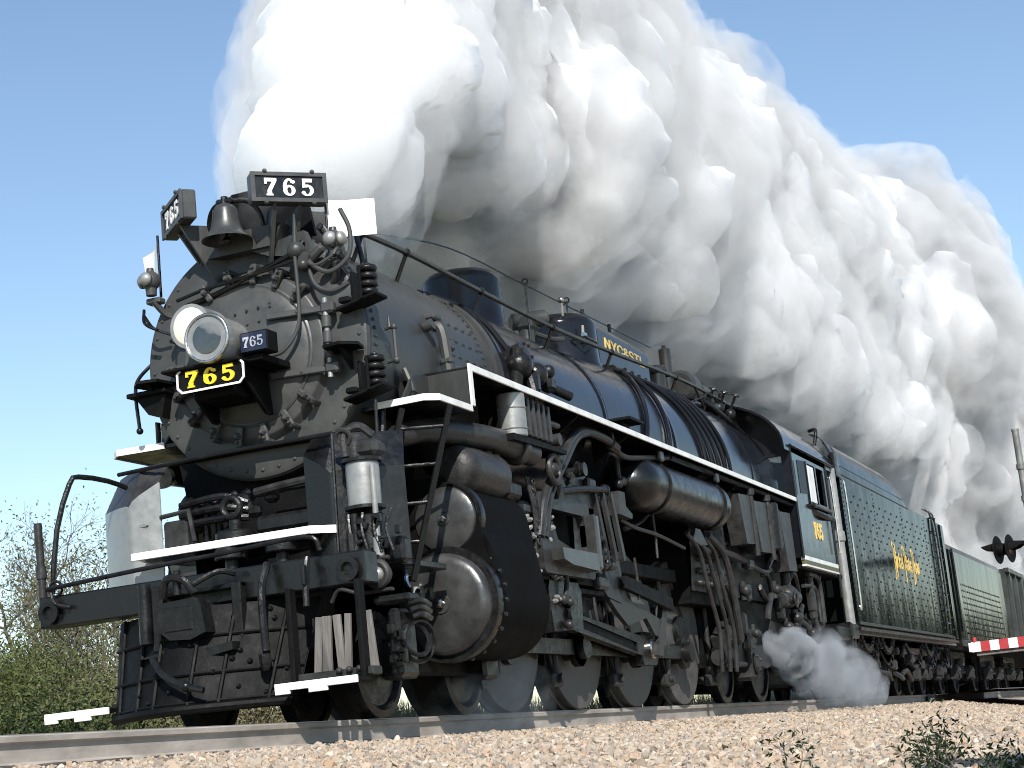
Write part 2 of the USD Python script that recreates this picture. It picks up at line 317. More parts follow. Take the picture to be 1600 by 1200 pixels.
# smokebox, boiler courses, bands
L.add('smokebox', lathe([(1.02, 3.16), (1.05, 3.17), (1.055, 3.2), (1.055, 5.9)], (0, 0, ZC), (0, 1, 0), 96), 'smokebox', 30)
L.add('boiler_course', lathe([(1.06, 5.9), (1.085, 5.93), (1.10, 8.9)], (0, 0, ZC), (0, 1, 0), 96), 'boiler', 30)
L.add('boiler_course', lathe([(1.10, 8.9), (1.12, 8.92), (1.2, 11.2)], (0, 0, ZC), (0, 1, 0), 96), 'boiler', 30)
L.add('firebox_wrapper', lathe([(1.2, 11.2), (1.215, 11.22), (1.27, 13.2), (1.25, 16.2)], (0, 0, ZC), (0, 1, 0), 96), 'boiler', 30)
for y, R in ((5.72, 1.055), (6.05, 1.085), (8.9, 1.105), (11.2, 1.205), (13.2, 1.27), (14.7, 1.262)): L.add('boiler_band', ring(y, R, .035), 'boiler' if y > 6 else 'smokebox')
# smokebox front
L.add('smokebox_front', lathe([(0, 3.10), (.8, 3.10), (1.0, 3.13), (1.035, 3.145), (1.045, 3.165), (1.0, 3.18)], (0, 0, ZC), (0, 1, 0), 96), 'graphite', 25)
L.add('smokebox_door', lathe([(0, 2.93), (.2, 2.935), (.40, 2.955), (.54, 2.99), (.575, 3.015), (.60, 3.02), (.685, 3.03), (.705, 3.045), (.72, 3.08), (.745, 3.105)], (0, 0, ZC-.03), (0, 1, 0), 96), 'graphite', 40)
L.add('door_seam_ring', lathe([(.575, 3.01), (.59, 3.003), (.605, 3.012)], (0, 0, ZC-.03), (0, 1, 0), 96), 'graphite')
L.add('front_rivets', [bolt((.975*math.cos(a), 3.13, ZC+.975*math.sin(a)), (0, -1, 0), .018, .016) for a in np.linspace(0, 2*math.pi, 40, endpoint=False)], 'graphite', kind='stuff')
for a in np.linspace(0, 2*math.pi, 18, endpoint=False):
    if abs(a) < .5 or a > 2*math.pi-.5: continue
    c, s = math.cos(a), math.sin(a); ctr = np.array([.68*c, 2.99, ZC-.03+.68*s])
    v, f = bx(0, 0, 0, .17, .05, .055, .012); R = rotm(0, -math.degrees(a), 0)
    v2, f2 = bx(.07, .05, 0, .04, .12, .05, .01)
    L.add('door_clamp', [(v @ R.T+ctr, f), (v2 @ R.T+ctr, f2), bolt(ctr+[0, -.025, 0], (0, -1, 0), .032, .045), bolt(ctr+[.05*c, -.025, .05*s], (0, -1, 0), .018, .03)], 'graphite')
for z in (3.30, 2.80):
    L.add('door_hinge_strap', [bx(.5, 2.955, z, .5, .03, .055, .008, (0, 0, 10)), bx(.78, 3.0, z, .12, .09, .1, .02)]+[bolt((x, 2.945+.03*(x-.4), z), (0, -1, 0), .016, .014) for x in (.32, .42, .52)], 'graphite')
for z in (3.18, 3.05, 2.93): L.add('hinge_knuckle', cyl((.76, 2.985, z-.05), (.76, 2.985, z+.05), .04, n=14, bev=.008), 'graphite')
L.add('hinge_pin', cyl((.76, 2.985, 2.72), (.76, 2.985, 3.38), .022), 'polish')
L.add('door_stud_rows', [bolt((-.05+.11*i, 2.938-.0*i, 3.27+.12*j+.01*i), (0, -1, 0), .013, .014) for i in range(4) for j in range(2)], 'graphite', kind='stuff')
L.add('front_apron_step', b2(-.9, .9, 3.0, 3.12, 2.25, 2.275), 'dark')
# step brackets on the smokebox front
for s in (-1, 1):
    L.add('front_step', prism([(s*.74, 3.1), (s*1.02, 3.1), (s*1.06, 2.93), (s*.95, 2.80), (s*.78, 2.84)], 'z', 2.93, 2.955), 'dark')
    L.add('step_bracket', prism([(3.1, 2.93), (2.88, 2.93), (3.1, 2.78)], 'x', s*.9-.012, s*.9+.012), 'dark')
# headlight, second lamp, shelf, number plates
L.add('headlight_shell', lathe([(.175, 2.30), (.197, 2.30), (.2, 2.32), (.2, 2.62), (.17, 2.72), (.06, 2.78), (0, 2.79)], (.05, 0, 3.05), (0, 1, 0), 48), 'polish', 40)
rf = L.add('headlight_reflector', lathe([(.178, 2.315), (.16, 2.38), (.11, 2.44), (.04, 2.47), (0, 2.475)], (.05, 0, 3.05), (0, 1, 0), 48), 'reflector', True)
L.add('headlight_lens', lathe([(0, 2.292), (.08, 2.295), (.15, 2.302), (.176, 2.312), (.176, 2.318), (.15, 2.31), (.08, 2.304), (0, 2.301)], (.05, 0, 3.05), (0, 1, 0), 48), 'paneglass', True)
L.add('headlight_bulb', sph((.05, 2.40, 3.05), .025), 'steel')
L.add('headlight_rim', torus((.05, 2.298, 3.05), (0, 1, 0), .19, .014, 48), 'steel', True)
L.add('upper_lamp_shell', lathe([(.165, 2.55), (.185, 2.55), (.185, 2.85), (.1, 2.93), (0, 2.94)], (-.25, 0, 3.25), (0, 1, 0), 40), 'polish', 40)
L.add('upper_lamp_lens', lathe([(0, 2.535), (.1, 2.54), (.165, 2.552), (.165, 2.565), (0, 2.56)], (-.25, 0, 3.25), (0, 1, 0), 40), 'cream', True)
L.add('headlight_shelf', b2(-.42, .30, 2.34, 3.0, 2.845, 2.87), 'dark')
for x in (-.3, .2): L.add('shelf_bracket', prism([(2.4, 2.845), (2.98, 2.845), (2.98, 2.5), (2.9, 2.5)], 'x', x-.015, x+.015), 'dark')
L.add('shelf_box', b2(-.24, .16, 2.5, 2.96, 2.62, 2.845, .02), 'dark')
PL = Polygon([(-.31, -.06), (-.265, -.105), (.265, -.105), (.31, -.06), (.31, .06), (.265, .105), (-.265, .105), (-.31, .06)])
L.add('number_plate', xf(prism(PL, 'y', 2.385, 2.40), t=(.01, 0, 2.765)), 'dark', label='black plate with yellow 765 in a white border')
L.add('plate_border', xf(prism(PL.difference(PL.buffer(-.017)), 'y', 2.376, 2.39), t=(.01, 0, 2.765)), 'white')
for k, c in enumerate('765'): L.add('plate_figure', xf(prism(affinity.scale(affinity.translate(digit(c, .2), -.31, -.5), .185, .135, origin=(0, 0)), 'y', 2.372, 2.39), t=(.01+(-.165, 0, .165)[k], 0, 2.765)), 'yellow')
L.add('plate_bracket', [b2(x-.015, x+.015, 2.40, 2.5, 2.7, 2.84) for x in (-.2, .15)], 'dark')
L.add('small_number_box', b2(.255, .505, 2.45, 2.62, 2.905, 3.075, .008), 'dark', label='small dark blue number box')
L.add('small_number_glass', b2(.265, .495, 2.442, 2.452, 2.915, 3.065, .002), 'navy')
L.add('small_number_figures', xf(prism(number765(.085, .15), 'y', 2.437, 2.446), t=(.38, 0, 2.99)), mat('grey_figures', (.32, .33, .38), .4))
L.add('small_number_bracket', b2(.2, .42, 2.5, 2.96, 2.85, 2.905), 'dark')
# number boards in a shallow vee
for s in (1, -1):
    yaw = s*43; c0 = np.array([s*.56, 2.90, 4.345])
    def nb_(m): v, f = m; return np.asarray(v) @ rotm(0, 0, yaw).T+c0, f
    lab = 'number board box reading 765 in white' if s > 0 else 'number board box turned to the far side'
    L.add('number_board', nb_(bx(0, 0.06, 0, .64, .12, .255, .012)), 'graphite', label=lab)
    L.add('number_board_frame', nb_(prism(rect(-.32, .32, -.1275, .1275).difference(rect(-.285, .285, -.095, .095)), 'y', -.02, .0)), 'graphite')
    L.add('number_board_glass', nb_(b2(-.285, .285, -.004, -.001, -.095, .095, .001)), 'black')
    for k, c in enumerate('765'): L.add('number_board_figure', nb_(xf(prism(affinity.scale(affinity.translate(digit(c, .19), -.31, -.5), .165, .15, origin=(0, 0)), 'y', -.014, -.006), t=((-.155, 0, .155)[k], 0, 0))), 'white')
    L.add('number_board_latch', [nb_(bx(x, -.02, z, .035, .03, .03)) for x in (-.2, .2) for z in (-.135, .135)], 'graphite')
    L.add('number_board_bracket', nb_(prism([(.06, -.13), (.5, -.13), (.6, -.5), (.45, -.75)], 'x', s*.1-.015, s*.1+.015)), 'smokebox')
    L.add('number_board_bracket', nb_(prism([(.02, -.13), (.4, -.13), (.55, -.5), (.35, -.7)], 'x', -s*.12-.015, -s*.12+.015)), 'smokebox')
# bell and bracket
bell = [(0, 4.44), (.045, 4.43), (.075, 4.41), (.105, 4.36), (.115, 4.25), (.13, 4.16), (.165, 4.09), (.205, 4.055), (.212, 4.035), (.195, 4.04), (.15, 4.08), (.1, 4.2), (.09, 4.35), (0, 4.38)]
bell = [(r, 4.0+(z-4.035)*.80) for r, z in bell]
L.add('bell', lathe([(r, z) for r, z in bell], (-.03, 2.86, 0), (0, 0, 1), 48), 'bellmetal', 50)
L.add('bell_yoke', [tube([(-.03, 2.86, 4.30), (-.03, 2.86, 4.38)], .03), bx(-.03, 2.86, 4.34, .16, .05, .05, .02), tube([(-.03, 2.88, 4.34), (.12, 2.95, 4.34), (.21, 3.0, 4.24), (.23, 3.05, 4.02)], .022), tube([(-.03, 2.88, 4.34), (-.18, 2.95, 4.34), (-.27, 3.0, 4.24), (-.29, 3.05, 4.02)], .022)], 'black')
L.add('bell_clapper', [tube([(-.03, 2.86, 4.22), (-.03, 2.86, 4.03)], .012), sph((-.03, 2.86, 4.0), .035)], 'black')
L.add('bell_bracket', [prism([(-.42, 4.1), (.42, 4.1), (.34, 3.92), (-.34, 3.92)], 'y', 2.98, 3.14), prism([(.1, 3.92), (.6, 4.0), (.7, 3.75), (.25, 3.85)], 'y', 3.02, 3.1)], 'smokebox')
# stack
L.add('smokestack', lathe([(.52, 4.0), (.44, 4.12), (.41, 4.3), (.42, 4.62), (.46, 4.64), (.46, 4.72), (.36, 4.72), (.34, 4.3)], (0, 4.0, 0), (0, 0, 1), 64), 'dark', 30)  # stack and plate coloured near-black for the shadow behind the number boards
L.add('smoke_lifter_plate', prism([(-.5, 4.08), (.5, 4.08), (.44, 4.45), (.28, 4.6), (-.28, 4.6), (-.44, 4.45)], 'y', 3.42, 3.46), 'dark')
# flags
def flagm(p, e, w, h, seed):
    e = np.array(e, float)/np.linalg.norm(e); nrm = np.array([-e[1], e[0], 0])
    def fn(u, v): return np.array(p)+e*w*u+np.array([0, 0, h*(v-.5)-.03*u])+nrm*(.018*math.sin(u*5+seed)+.01*math.sin(v*4+u*3))
    a = quadg(fn, 16, 10); b = quadg(lambda u, v: fn(u, v)+nrm*.003, 16, 10); return cat(a, (b[0], b[1][:, ::-1]))
L.add('flag_staff', tube([(.74, 3.18, 3.75), (.74, 3.18, 4.32)], .012), 'black'); L.add('flag_staff', tube([(-.9, 3.18, 3.75), (-.9, 3.18, 4.3)], .012), 'black')
L.add('white_flag', flagm((.75, 3.18, 4.11), (.95, .35, 0), .40, .31, 0), 'flag', True, label='square white flag on the near side')
L.add('white_flag', flagm((-.90, 3.18, 4.08), (-.78, .62, 0), .36, .31, 2), 'flag', True, label='white flag on the far side seen nearly edge on')
# classification lamps
for s in (1, -1):
    c = np.array([s*.88, 3.0, 3.85])
    L.add('marker_lamp', [sph(c, .085, 3), cyl(c-[0, 0, .13], c-[0, 0, .06], .045, .05), cyl(c+[0, 0, .06], c+[0, 0, .11], .035, .03), bx(c[0], 3.06, c[2]-.17, .14, .1, .05, .01)], 'graphite')
    for d in ((0, -1, 0), (s, -.2, 0)):
        d = np.array(d, float); d /= np.linalg.norm(d)
        L.add('marker_lamp_lens', lathe([(.06, .0), (.055, .03), (.03, .048), (0, .053)], c+d*.065, d, 24), 'polish', True)
    L.add('marker_lamp_bracket', tube([c+[0, .02, -.17], c+[-s*.06, .1, -.28], (s*.74, 3.16, 3.52)], .03), 'smokebox')
# piping and cables on the front
L.add('front_handrail', tube([(-.62, 2.98, 3.62), (-.3, 2.95, 3.66), (.2, 2.95, 3.70), (.55, 2.95, 3.74)], .016), 'black')
L.add('front_pipe', tube([(-.55, 3.02, 3.57), (-.2, 2.99, 3.62), (.2, 2.97, 3.72), (.5, 2.96, 3.8), (.6, 3.0, 3.9)], .022), 'black')
L.add('headlight_cable', tube([(.55, 2.93, 3.78), (.56, 2.92, 3.4), (.54, 2.9, 3.15), (.42, 2.86, 2.98), (.3, 2.84, 2.95)], .016), 'hose')
L.add('lamp_hose', tube([(.88, 2.97, 3.72), (.72, 2.95, 3.66), (.6, 2.98, 3.74)], .014), 'hose')
L.add('lamp_hose', tube([(.96, 3.0, 4.1), (1.04, 2.98, 3.9), (1.02, 2.96, 3.68), (.85, 2.95, 3.58), (.7, 2.96, 3.66), (.62, 3.0, 3.76)], .02), 'hose')
L.add('lamp_hose', tube([(.62, 3.0, 3.7), (.7, 2.97, 3.5), (.85, 2.96, 3.42), (1.0, 2.97, 3.46)], .018), 'hose')
L.add('pipe_cluster', [sph((.55, 2.96, 3.82), .075, 2), bx(.6, 2.98, 3.72, .1, .09, .16, .02, (0, 20, 0)), cyl((.55, 2.95, 3.86), (.57, 2.93, 4.12), .03, .008), bx(.7, 3.02, 3.78, .16, .08, .07, .02, (0, -35, 0)), sph((.62, 2.93, 3.68), .045, 2), bx(.78, 3.03, 3.66, .12, .08, .06, .015, (0, -35, 0))], 'smokebox')
L.add('lamp_elbows', [bx(.76+.06*i, 3.04-.02*i, 3.98-.09*i, .05, .16, .06, .012, (0, 40, 15)) for i in range(4)], 'black')
for i in range(2): L.add('grab_iron', tube([(-.95, 2.98, 3.55-.02*i), (-.85, 2.96, 3.42), (-.72, 3.0, 3.35)], .012), 'black')
L.add('front_grab_iron', tube([(-1.02, 3.2, 3.2), (-1.14, 3.12, 3.05), (-1.16, 3.1, 2.9), (-1.14, 3.1, 2.62)], .016), 'black')
L.add('front_grab_iron', sph((-1.14, 3.1, 2.6), .03), 'black')
L.add('left_ledge', [b2(-1.16, -.78, 2.95, 3.14, 2.86, 2.9), prism([(-1.1, 2.86), (-.8, 2.86), (-.85, 2.66), (-.98, 2.7)], 'y', 3.0, 3.13)], 'dark')
L.add('left_hanging_cable', tube([(-.95, 2.98, 3.6), (-.9, 2.9, 3.46), (-.78, 2.9, 3.38)], .014), 'black')
L.add('near_grab_iron', [tube([(1.12, 3.32, 3.12), (1.2, 3.32, 3.12), (1.2, 3.32, 2.84), (1.12, 3.32, 2.84)], .02, k=1), sph((1.2, 3.32, 2.84), .032), sph((1.2, 3.32, 3.12), .03), cyl((1.16, 3.32, 3.12), (1.16, 3.32, 3.22), .02, .005)], 'smokebox')
for z in (3.47, 2.72):
    c = np.array([1.13, 3.05, z])
    L.add('cooling_coil', [torus(c+[0, 0, -.1+.066*i], (0, 0, 1), .06, .027, 24, 8) for i in range(4)]+[cyl(c-[0, 0, .16], c+[0, 0, .14], .035)], 'gear', True)
    L.add('coil_bracket', [bx(c[0]-.08, c[1]+.02, z-.17, .38, .22, .03, .008, (0, -12, 0)), bx(c[0]-.15, c[1]+.06, z-.02, .03, .1, .26, .006), bx(c[0]-.02, c[1]-.11, z-.03, .025, .02, .28, .004), bx(c[0]-.19, c[1]-.06, z-.14, .1, .06, .05, .012)], 'dark')
L.add('smokebox_plug', cyl((1.04, 4.3, 3.33), (1.12, 4.3, 3.35), .05, n=12), 'smokebox')
# blow-off pipe bracket on the smokebox side
L.add('side_pipe', [tube([(1.0, 4.55, 3.4), (1.09, 4.55, 3.35), (1.12, 4.55, 3.1), (1.13, 4.55, 2.86)], .05), bx(.99, 4.55, 3.47, .16, .18, .06, .02), bx(1.12, 4.6, 3.2, .09, .14, .09, .02), cyl((1.1, 4.55, 3.0), (1.17, 4.72, 3.0), .025), bx(1.12, 4.55, 3.05, .11, .11, .06, .02)], 'smokebox')
L.add('smokebox_rivets', [bolt((1.057*math.cos(a), y, ZC+1.057*math.sin(a)), (math.cos(a), 0, math.sin(a)), .017, .015) for y in (3.26, 5.6) for a in np.linspace(-.35, 1.9, 34)]+[bolt((1.057*math.cos(a), y, ZC+1.057*math.sin(a)), (math.cos(a), 0, math.sin(a)), .015, .014) for a in (.1, .25, .42) for y in np.linspace(4.7, 5.5, 6)], 'smokebox', kind='stuff')
L.add('oil_pipe', tube([(1.09, 3.7, 2.85), (1.14, 3.7, 2.7), (1.16, 3.72, 2.55)], .028), 'smokebox')
L.add('oil_valve', [sph((1.15, 3.68, 2.6), .05), bx(1.1, 3.66, 2.52, .1, .1, .05, .015)], 'dark')
# hand rail with stanchions
HR = [(.80, 3.68, 4.10), (.80, 4.7, 4.13), (.80, 6.3, 4.12), (.80, 8.3, 4.13), (.80, 10.3, 4.2), (.80, 13.3, 4.33), (.80, 16.2, 4.33)]
L.add('hand_rail', [tube(HR, .026, 10), tube([(.80, 3.68, 4.10), (.82, 3.55, 4.05), (.88, 3.5, 3.8), (.88, 3.5, 3.7)], .022)], 'black')
for y, z in ((3.72, 4.10), (4.6, 4.13), (6.3, 4.12), (8.3, 4.13), (10.3, 4.2), (13.0, 4.32), (14.6, 4.33)):
    L.add('rail_stanchion', [tube([(.80, y, z), (.70, y, z-.20), (.64, y, z-.32)], .02), sph((.80, y, z), .04)], 'black')
L.add('cross_rail', tube([(.80, 3.68, 4.10), (.7, 3.62, 4.08), (.6, 3.6, 4.0)], .024), 'black')

# domes and boiler top
def rounded_dome(r, zt, rc=.16): return [(r*1.35, 3.95), (r*1.12, 4.1), (r*1.02, 4.22), (r, 4.34)]+[(r-rc+rc*math.cos(a), zt-rc+rc*math.sin(a)) for a in np.linspace(.1, math.pi/2, 8)]+[(0, zt+.01)]
L.add('steam_dome', lathe(rounded_dome(.43, 4.76, .14), (0, 7.75, 0), (0, 0, 1), 56), 'boiler', 40)
L.add('sand_dome', lathe(rounded_dome(.47, 4.84, .17), (0, 10.75, 0), (0, 0, 1), 56), 'boiler', 40)
sb_prof = Polygon([(-.46, 3.9), (.46, 3.9), (.45, 4.6)]+[(.45-.2+.2*math.cos(a), 4.62+.2*math.sin(a)) for a in np.linspace(0, math.pi/2, 7)]+[(-.45+.2-.2*math.cos(a), 4.62+.2*math.sin(a)) for a in np.linspace(math.pi/2, 0, 7)]+[(-.45, 4.6)])
L.add('sand_box', prism(sb_prof, 'y', 10.9, 12.95), 'boiler', 35, label='long black sandbox with gold initials')
L.add('sand_box_end', prism(sb_prof.buffer(-.03), 'y', 12.95, 12.985), 'boiler', 35)
v, f, w_ = text_m('NYC&STL', .13, .006, True, 1.0); v = v*[1.62/w_, 1, 1]
ser = []
L.add('gold_initials', (on_side(v, 11.12, 4.47, .452), f), 'gold', 20)
for y in (11.3, 12.3): L.add('sand_box_hatch', cyl((.0, y, 4.80), (.0, y, 4.87), .13, n=20, bev=.02), 'black')
for y in (11.02, 12.05): L.add('sand_box_eye', tube([(.25, y, 4.78), (.25, y, 4.98)], .025), 'black')
L.add('dome_step', [tube([(.30, 10.35, 4.45), (.50, 10.3, 4.45), (.50, 10.7, 4.45), (.42, 10.85, 4.45)], .014, k=1)], 'black')
for g_ in [tube([(.2, 10.4, 4.70), (.22, 10.35, 4.95)], .014), sph((.22, 10.35, 4.97), .04), tube([(.42, 10.42, 4.42), (.44, 10.40, 4.62)], .02), bx(.44, 10.42, 4.5, .06, .08, .06)]: L.add('dome_valve', g_, 'steel')
L.add('safety_valve', [cyl((.1, 9.35, 4.1), (.1, 9.35, 4.42), .09), bx(.1, 9.4, 4.5, .22, .34, .2, .05), cyl((-.05, 9.25, 4.52), (.3, 9.55, 4.58), .1, n=16, bev=.03), tube([(.3, 9.1, 4.3), (.42, 9.3, 4.25), (.45, 9.6, 4.3)], .03)], 'smokebox')
L.add('check_valve', [bx(1.0, 6.5, 3.42, .3, .5, .2, .06, (0, 40, 0)), sph((1.14, 6.25, 3.3), .14, 2), sph((1.16, 6.62, 3.26), .13, 2), cyl((1.1, 6.2, 3.05), (1.16, 6.2, 3.45), .07), bx(1.18, 6.9, 3.2, .14, .2, .16, .04), cyl((1.15, 6.95, 3.2), (1.3, 7.2, 3.1), .05), bx(1.2, 6.45, 3.15, .12, .12, .22, .03), tube([(1.2, 6.35, 3.2), (1.25, 6.3, 3.0), (1.25, 6.3, 2.86)], .05), sph((1.22, 6.85, 3.32), .07, 2)], 'gear')
L.add('check_valve_flange', [cyl((1.02, 6.32, 3.34), (1.2, 6.32, 3.40), .15, n=18)]+[bolt((1.2, 6.32+.12*math.cos(a), 3.4+.12*math.sin(a)), (1, 0, .2), .02, .03) for a in np.arange(0, 6.2, 1.05)], 'gear')
L.add('injector_delivery_pipe', tube([(.35, 5.75, 4.09), (.6, 6.0, 3.98), (.85, 6.15, 3.78), (1.02, 6.25, 3.5), (1.08, 6.3, 3.35)], .03), 'boiler')
for yy in (5.9,): L.add('course_lap', ring(yy, 1.07, .07, t=.022), 'smokebox')
L.add('small_step', [prism([(9.0, 3.12), (9.5, 3.12), (9.5, 3.15), (9.0, 3.15)], 'x', 1.08, 1.34), prism([(9.1, 3.12), (9.42, 3.12), (9.28, 2.98)], 'x', 1.18, 1.2)], 'dark')
L.add('bell_cord', tube([(.2, 5.0, 4.55), (.2, 7.0, 4.86), (.2, 9.2, 4.92), (.2, 11, 4.96), (.2, 14, 5.02)], .009, 5), 'black')
for y, z in ((5.0, 4.55), (9.2, 4.92), (10.6, 4.98)): L.add('cord_post', [tube([(.2, y, 4.1), (.2, y, z+.03)], .012), torus((.2, y, z+.04), (0, 1, 0), .035, .01, 14, 6)], 'black')
# sand pipes over the boiler side
def on_boiler(y, a, off): R = float(np.interp(y, [5.9, 8.9, 11.2, 13.2, 16.2], [1.085, 1.11, 1.2, 1.27, 1.25]))+off; return (R*math.cos(a), y, ZC+R*math.sin(a))
def sandpipe(y0, y1, r=.026):
    P = [(.46, y0, 4.22)]+[on_boiler(y0+(y1-y0)*t**.7, 1.05-1.13*t, .035) for t in np.linspace(.12, 1, 8)]
    return tube(P, r, 8)
for i in range(5): L.add('sand_pipe', sandpipe(11.5+.28*i, 12.25+.27*i), 'boiler')
L.add('sand_pipe', sandpipe(11.1, 10.0, .03), 'boiler'); L.add('sand_pipe', sandpipe(11.25, 10.85, .03), 'boiler')
for i in range(6): L.add('sand_valve', [bx(.62, 11.2+.28*i, 4.1, .12, .12, .12, .02, (0, 45, 0)), sph((.68, 11.2+.28*i, 4.03), .05, 1), bolt((.6, 11.32+.28*i, 4.16), (1, 0, 1), .03, .06)], 'gear')
L.add('sand_box_skirt', b2(.40, .62, 10.95, 13.0, 4.05, 4.2, .03), 'gear')
# turret, generator, whistle, safety valves
L.add('pop_valve', [cyl((.1, 13.35, 4.25), (.1, 13.35, 4.62), .13, n=20), cyl((.1, 13.35, 4.62), (.1, 13.35, 4.72), .17, n=20, bev=.03), sph((.1, 13.35, 4.72), .12)], 'smokebox')
L.add('pop_valve', [cyl((.35, 13.65, 4.2), (.35, 13.65, 4.55), .11, n=20), cyl((.35, 13.65, 4.55), (.35, 13.65, 4.66), .15, n=20, bev=.03)], 'smokebox')
L.add('whistle', [cyl((.25, 14.5, 4.3), (.25, 14.5, 4.65), .06), cyl((.25, 14.5, 4.68), (.25, 14.5, 5.08), .085, n=20, bev=.015), cyl((.25, 14.5, 5.08), (.25, 14.5, 5.13), .03)], 'smokebox')
L.add('turbo_generator', [cyl((.35, 14.7, 4.55), (.35, 15.1, 4.55), .24, n=28, bev=.05), cyl((.35, 15.1, 4.53), (.35, 15.55, 4.53), .17, n=24, bev=.03), cyl((.35, 15.55, 4.52), (.35, 15.75, 4.52), .2, n=24, bev=.04), b2(.2, .5, 14.8, 15.7, 4.25, 4.36)]+[torus((.35, y, 4.53), (0, 1, 0), .18, .018, 20, 6) for y in (15.2, 15.3, 15.4)]+[cyl((.35, 15.75, 4.52), (.35, 15.95, 4.56), .07), bx(.35, 15.9, 4.65, .12, .1, .18, .03)], 'smokebox')
L.add('turret_pipes', [tube([(.5, 14.2, 4.3), (.75, 14.5, 4.22), (.9, 15.2, 4.0), (.95, 15.9, 3.85)], .035), tube([(.45, 14.9, 4.3), (.7, 15.2, 4.2), (.85, 15.9, 4.05)], .03), bx(.72, 14.9, 4.2, .2, .25, .16, .04), cyl((.7, 15.3, 4.1), (.8, 15.3, 4.45), .04)], 'gear')
for i in range(3): L.add('steam_valve', [sph((.72+.06*i, 14.75+.38*i, 4.26-.05*i), .09, 2), cyl((.72+.06*i, 14.75+.38*i, 4.2), (.85+.06*i, 14.7+.38*i, 4.42), .02), torus((.85+.06*i, 14.7+.38*i, 4.42), (.6, -.2, .9), .06, .012, 16, 6)], 'gear')
for y0 in (13.9, 14.9): L.add('rail_brace', [tube([(.80, y0, 4.32), (.75, y0+.5, 4.15)], .018), tube([(.80, y0+.55, 4.32), (.75, y0+.05, 4.15)], .018)], 'black')

# running boards with white edges
for s in (1, -1):
    m_ = (lambda g: g) if s > 0 else mirx
    L.add('running_board', m_(b2(.95, 1.535, 4.05, 16.0, 2.83, 2.86)), 'black')
    L.add('running_board_edge', m_(b2(1.535, 1.555, 4.0, 16.0, 2.805, 2.865, .004)), 'white', label='white painted running board edge')
    L.add('running_board_post', m_(b2(1.535, 1.556, 3.98, 4.045, 2.50, 2.866, .004)), 'white' if s > 0 else 'black')
    L.add('front_platform', m_(prism([(.85, 3.27), (1.45, 3.23), (1.53, 3.32), (1.53, 4.04), (.85, 4.04)], 'z', 2.455, 2.485)), 'black')
    L.add('front_platform_edge', m_(cat(prism([(1.0, 3.235), (1.455, 3.205), (1.47, 3.225), (1.0, 3.255)], 'z', 2.445, 2.50), prism([(1.455, 3.205), (1.555, 3.31), (1.535, 3.32), (1.45, 3.225)], 'z', 2.445, 2.50), b2(1.535, 1.556, 3.31, 3.98, 2.445, 2.50, .003))), 'white')
    L.add('platform_riser', m_(prism([(1.0, 2.486), (1.52, 2.486), (1.52, 2.828), (.95, 2.828)], 'y', 4.02, 4.045)), 'smokebox')
    L.add('platform_side_panel', m_(prism([(3.42, 2.486), (4.02, 2.486), (4.02, 2.828), (3.75, 2.828)], 'x', 1.13, 1.15)), 'smokebox')
    for y in np.arange(5.2, 16, 1.55): L.add('board_bracket', m_(prism([(1.1, 2.83), (1.5, 2.83), (1.5, 2.79), (1.1, 2.55)], 'y', y-.012, y+.012)), 'dark')
L.add('board_conduit', tube([(1.48, 9.9, 2.76), (1.48, 12, 2.76), (1.48, 15.9, 2.76)], .03), 'boiler')
# ladder from the platform to the pilot deck
LA, LB = np.array([1.44, 3.24, 2.40]), np.array([1.16, 2.86, 1.0])
for dx, dy in ((-.17, -.06), (.17, .12)):
    L.add('ladder_stringer', prism(Polygon([(0, -.035), (0, .035), (1, .035), (1, -.035)]), 'z', 0, .001) if False else cat(*[tube([LA+[dx, dy, 0], LB+[dx, dy, 0]], .03, 4, 1)]), 'dark')
for t in (.12, .34, .56, .78): p = LA+(LB-LA)*t; L.add('ladder_rung', tube([p+[-.17, -.06, 0], p+[.17, .12, 0]], .016), 'gear')
L.add('platform_brace', [tube([(1.18, 2.9, 2.45), (1.16, 2.9, 1.95)], .014), tube([(1.05, 3.3, 2.45), (1.0, 3.2, 1.7)], .025)], 'black')

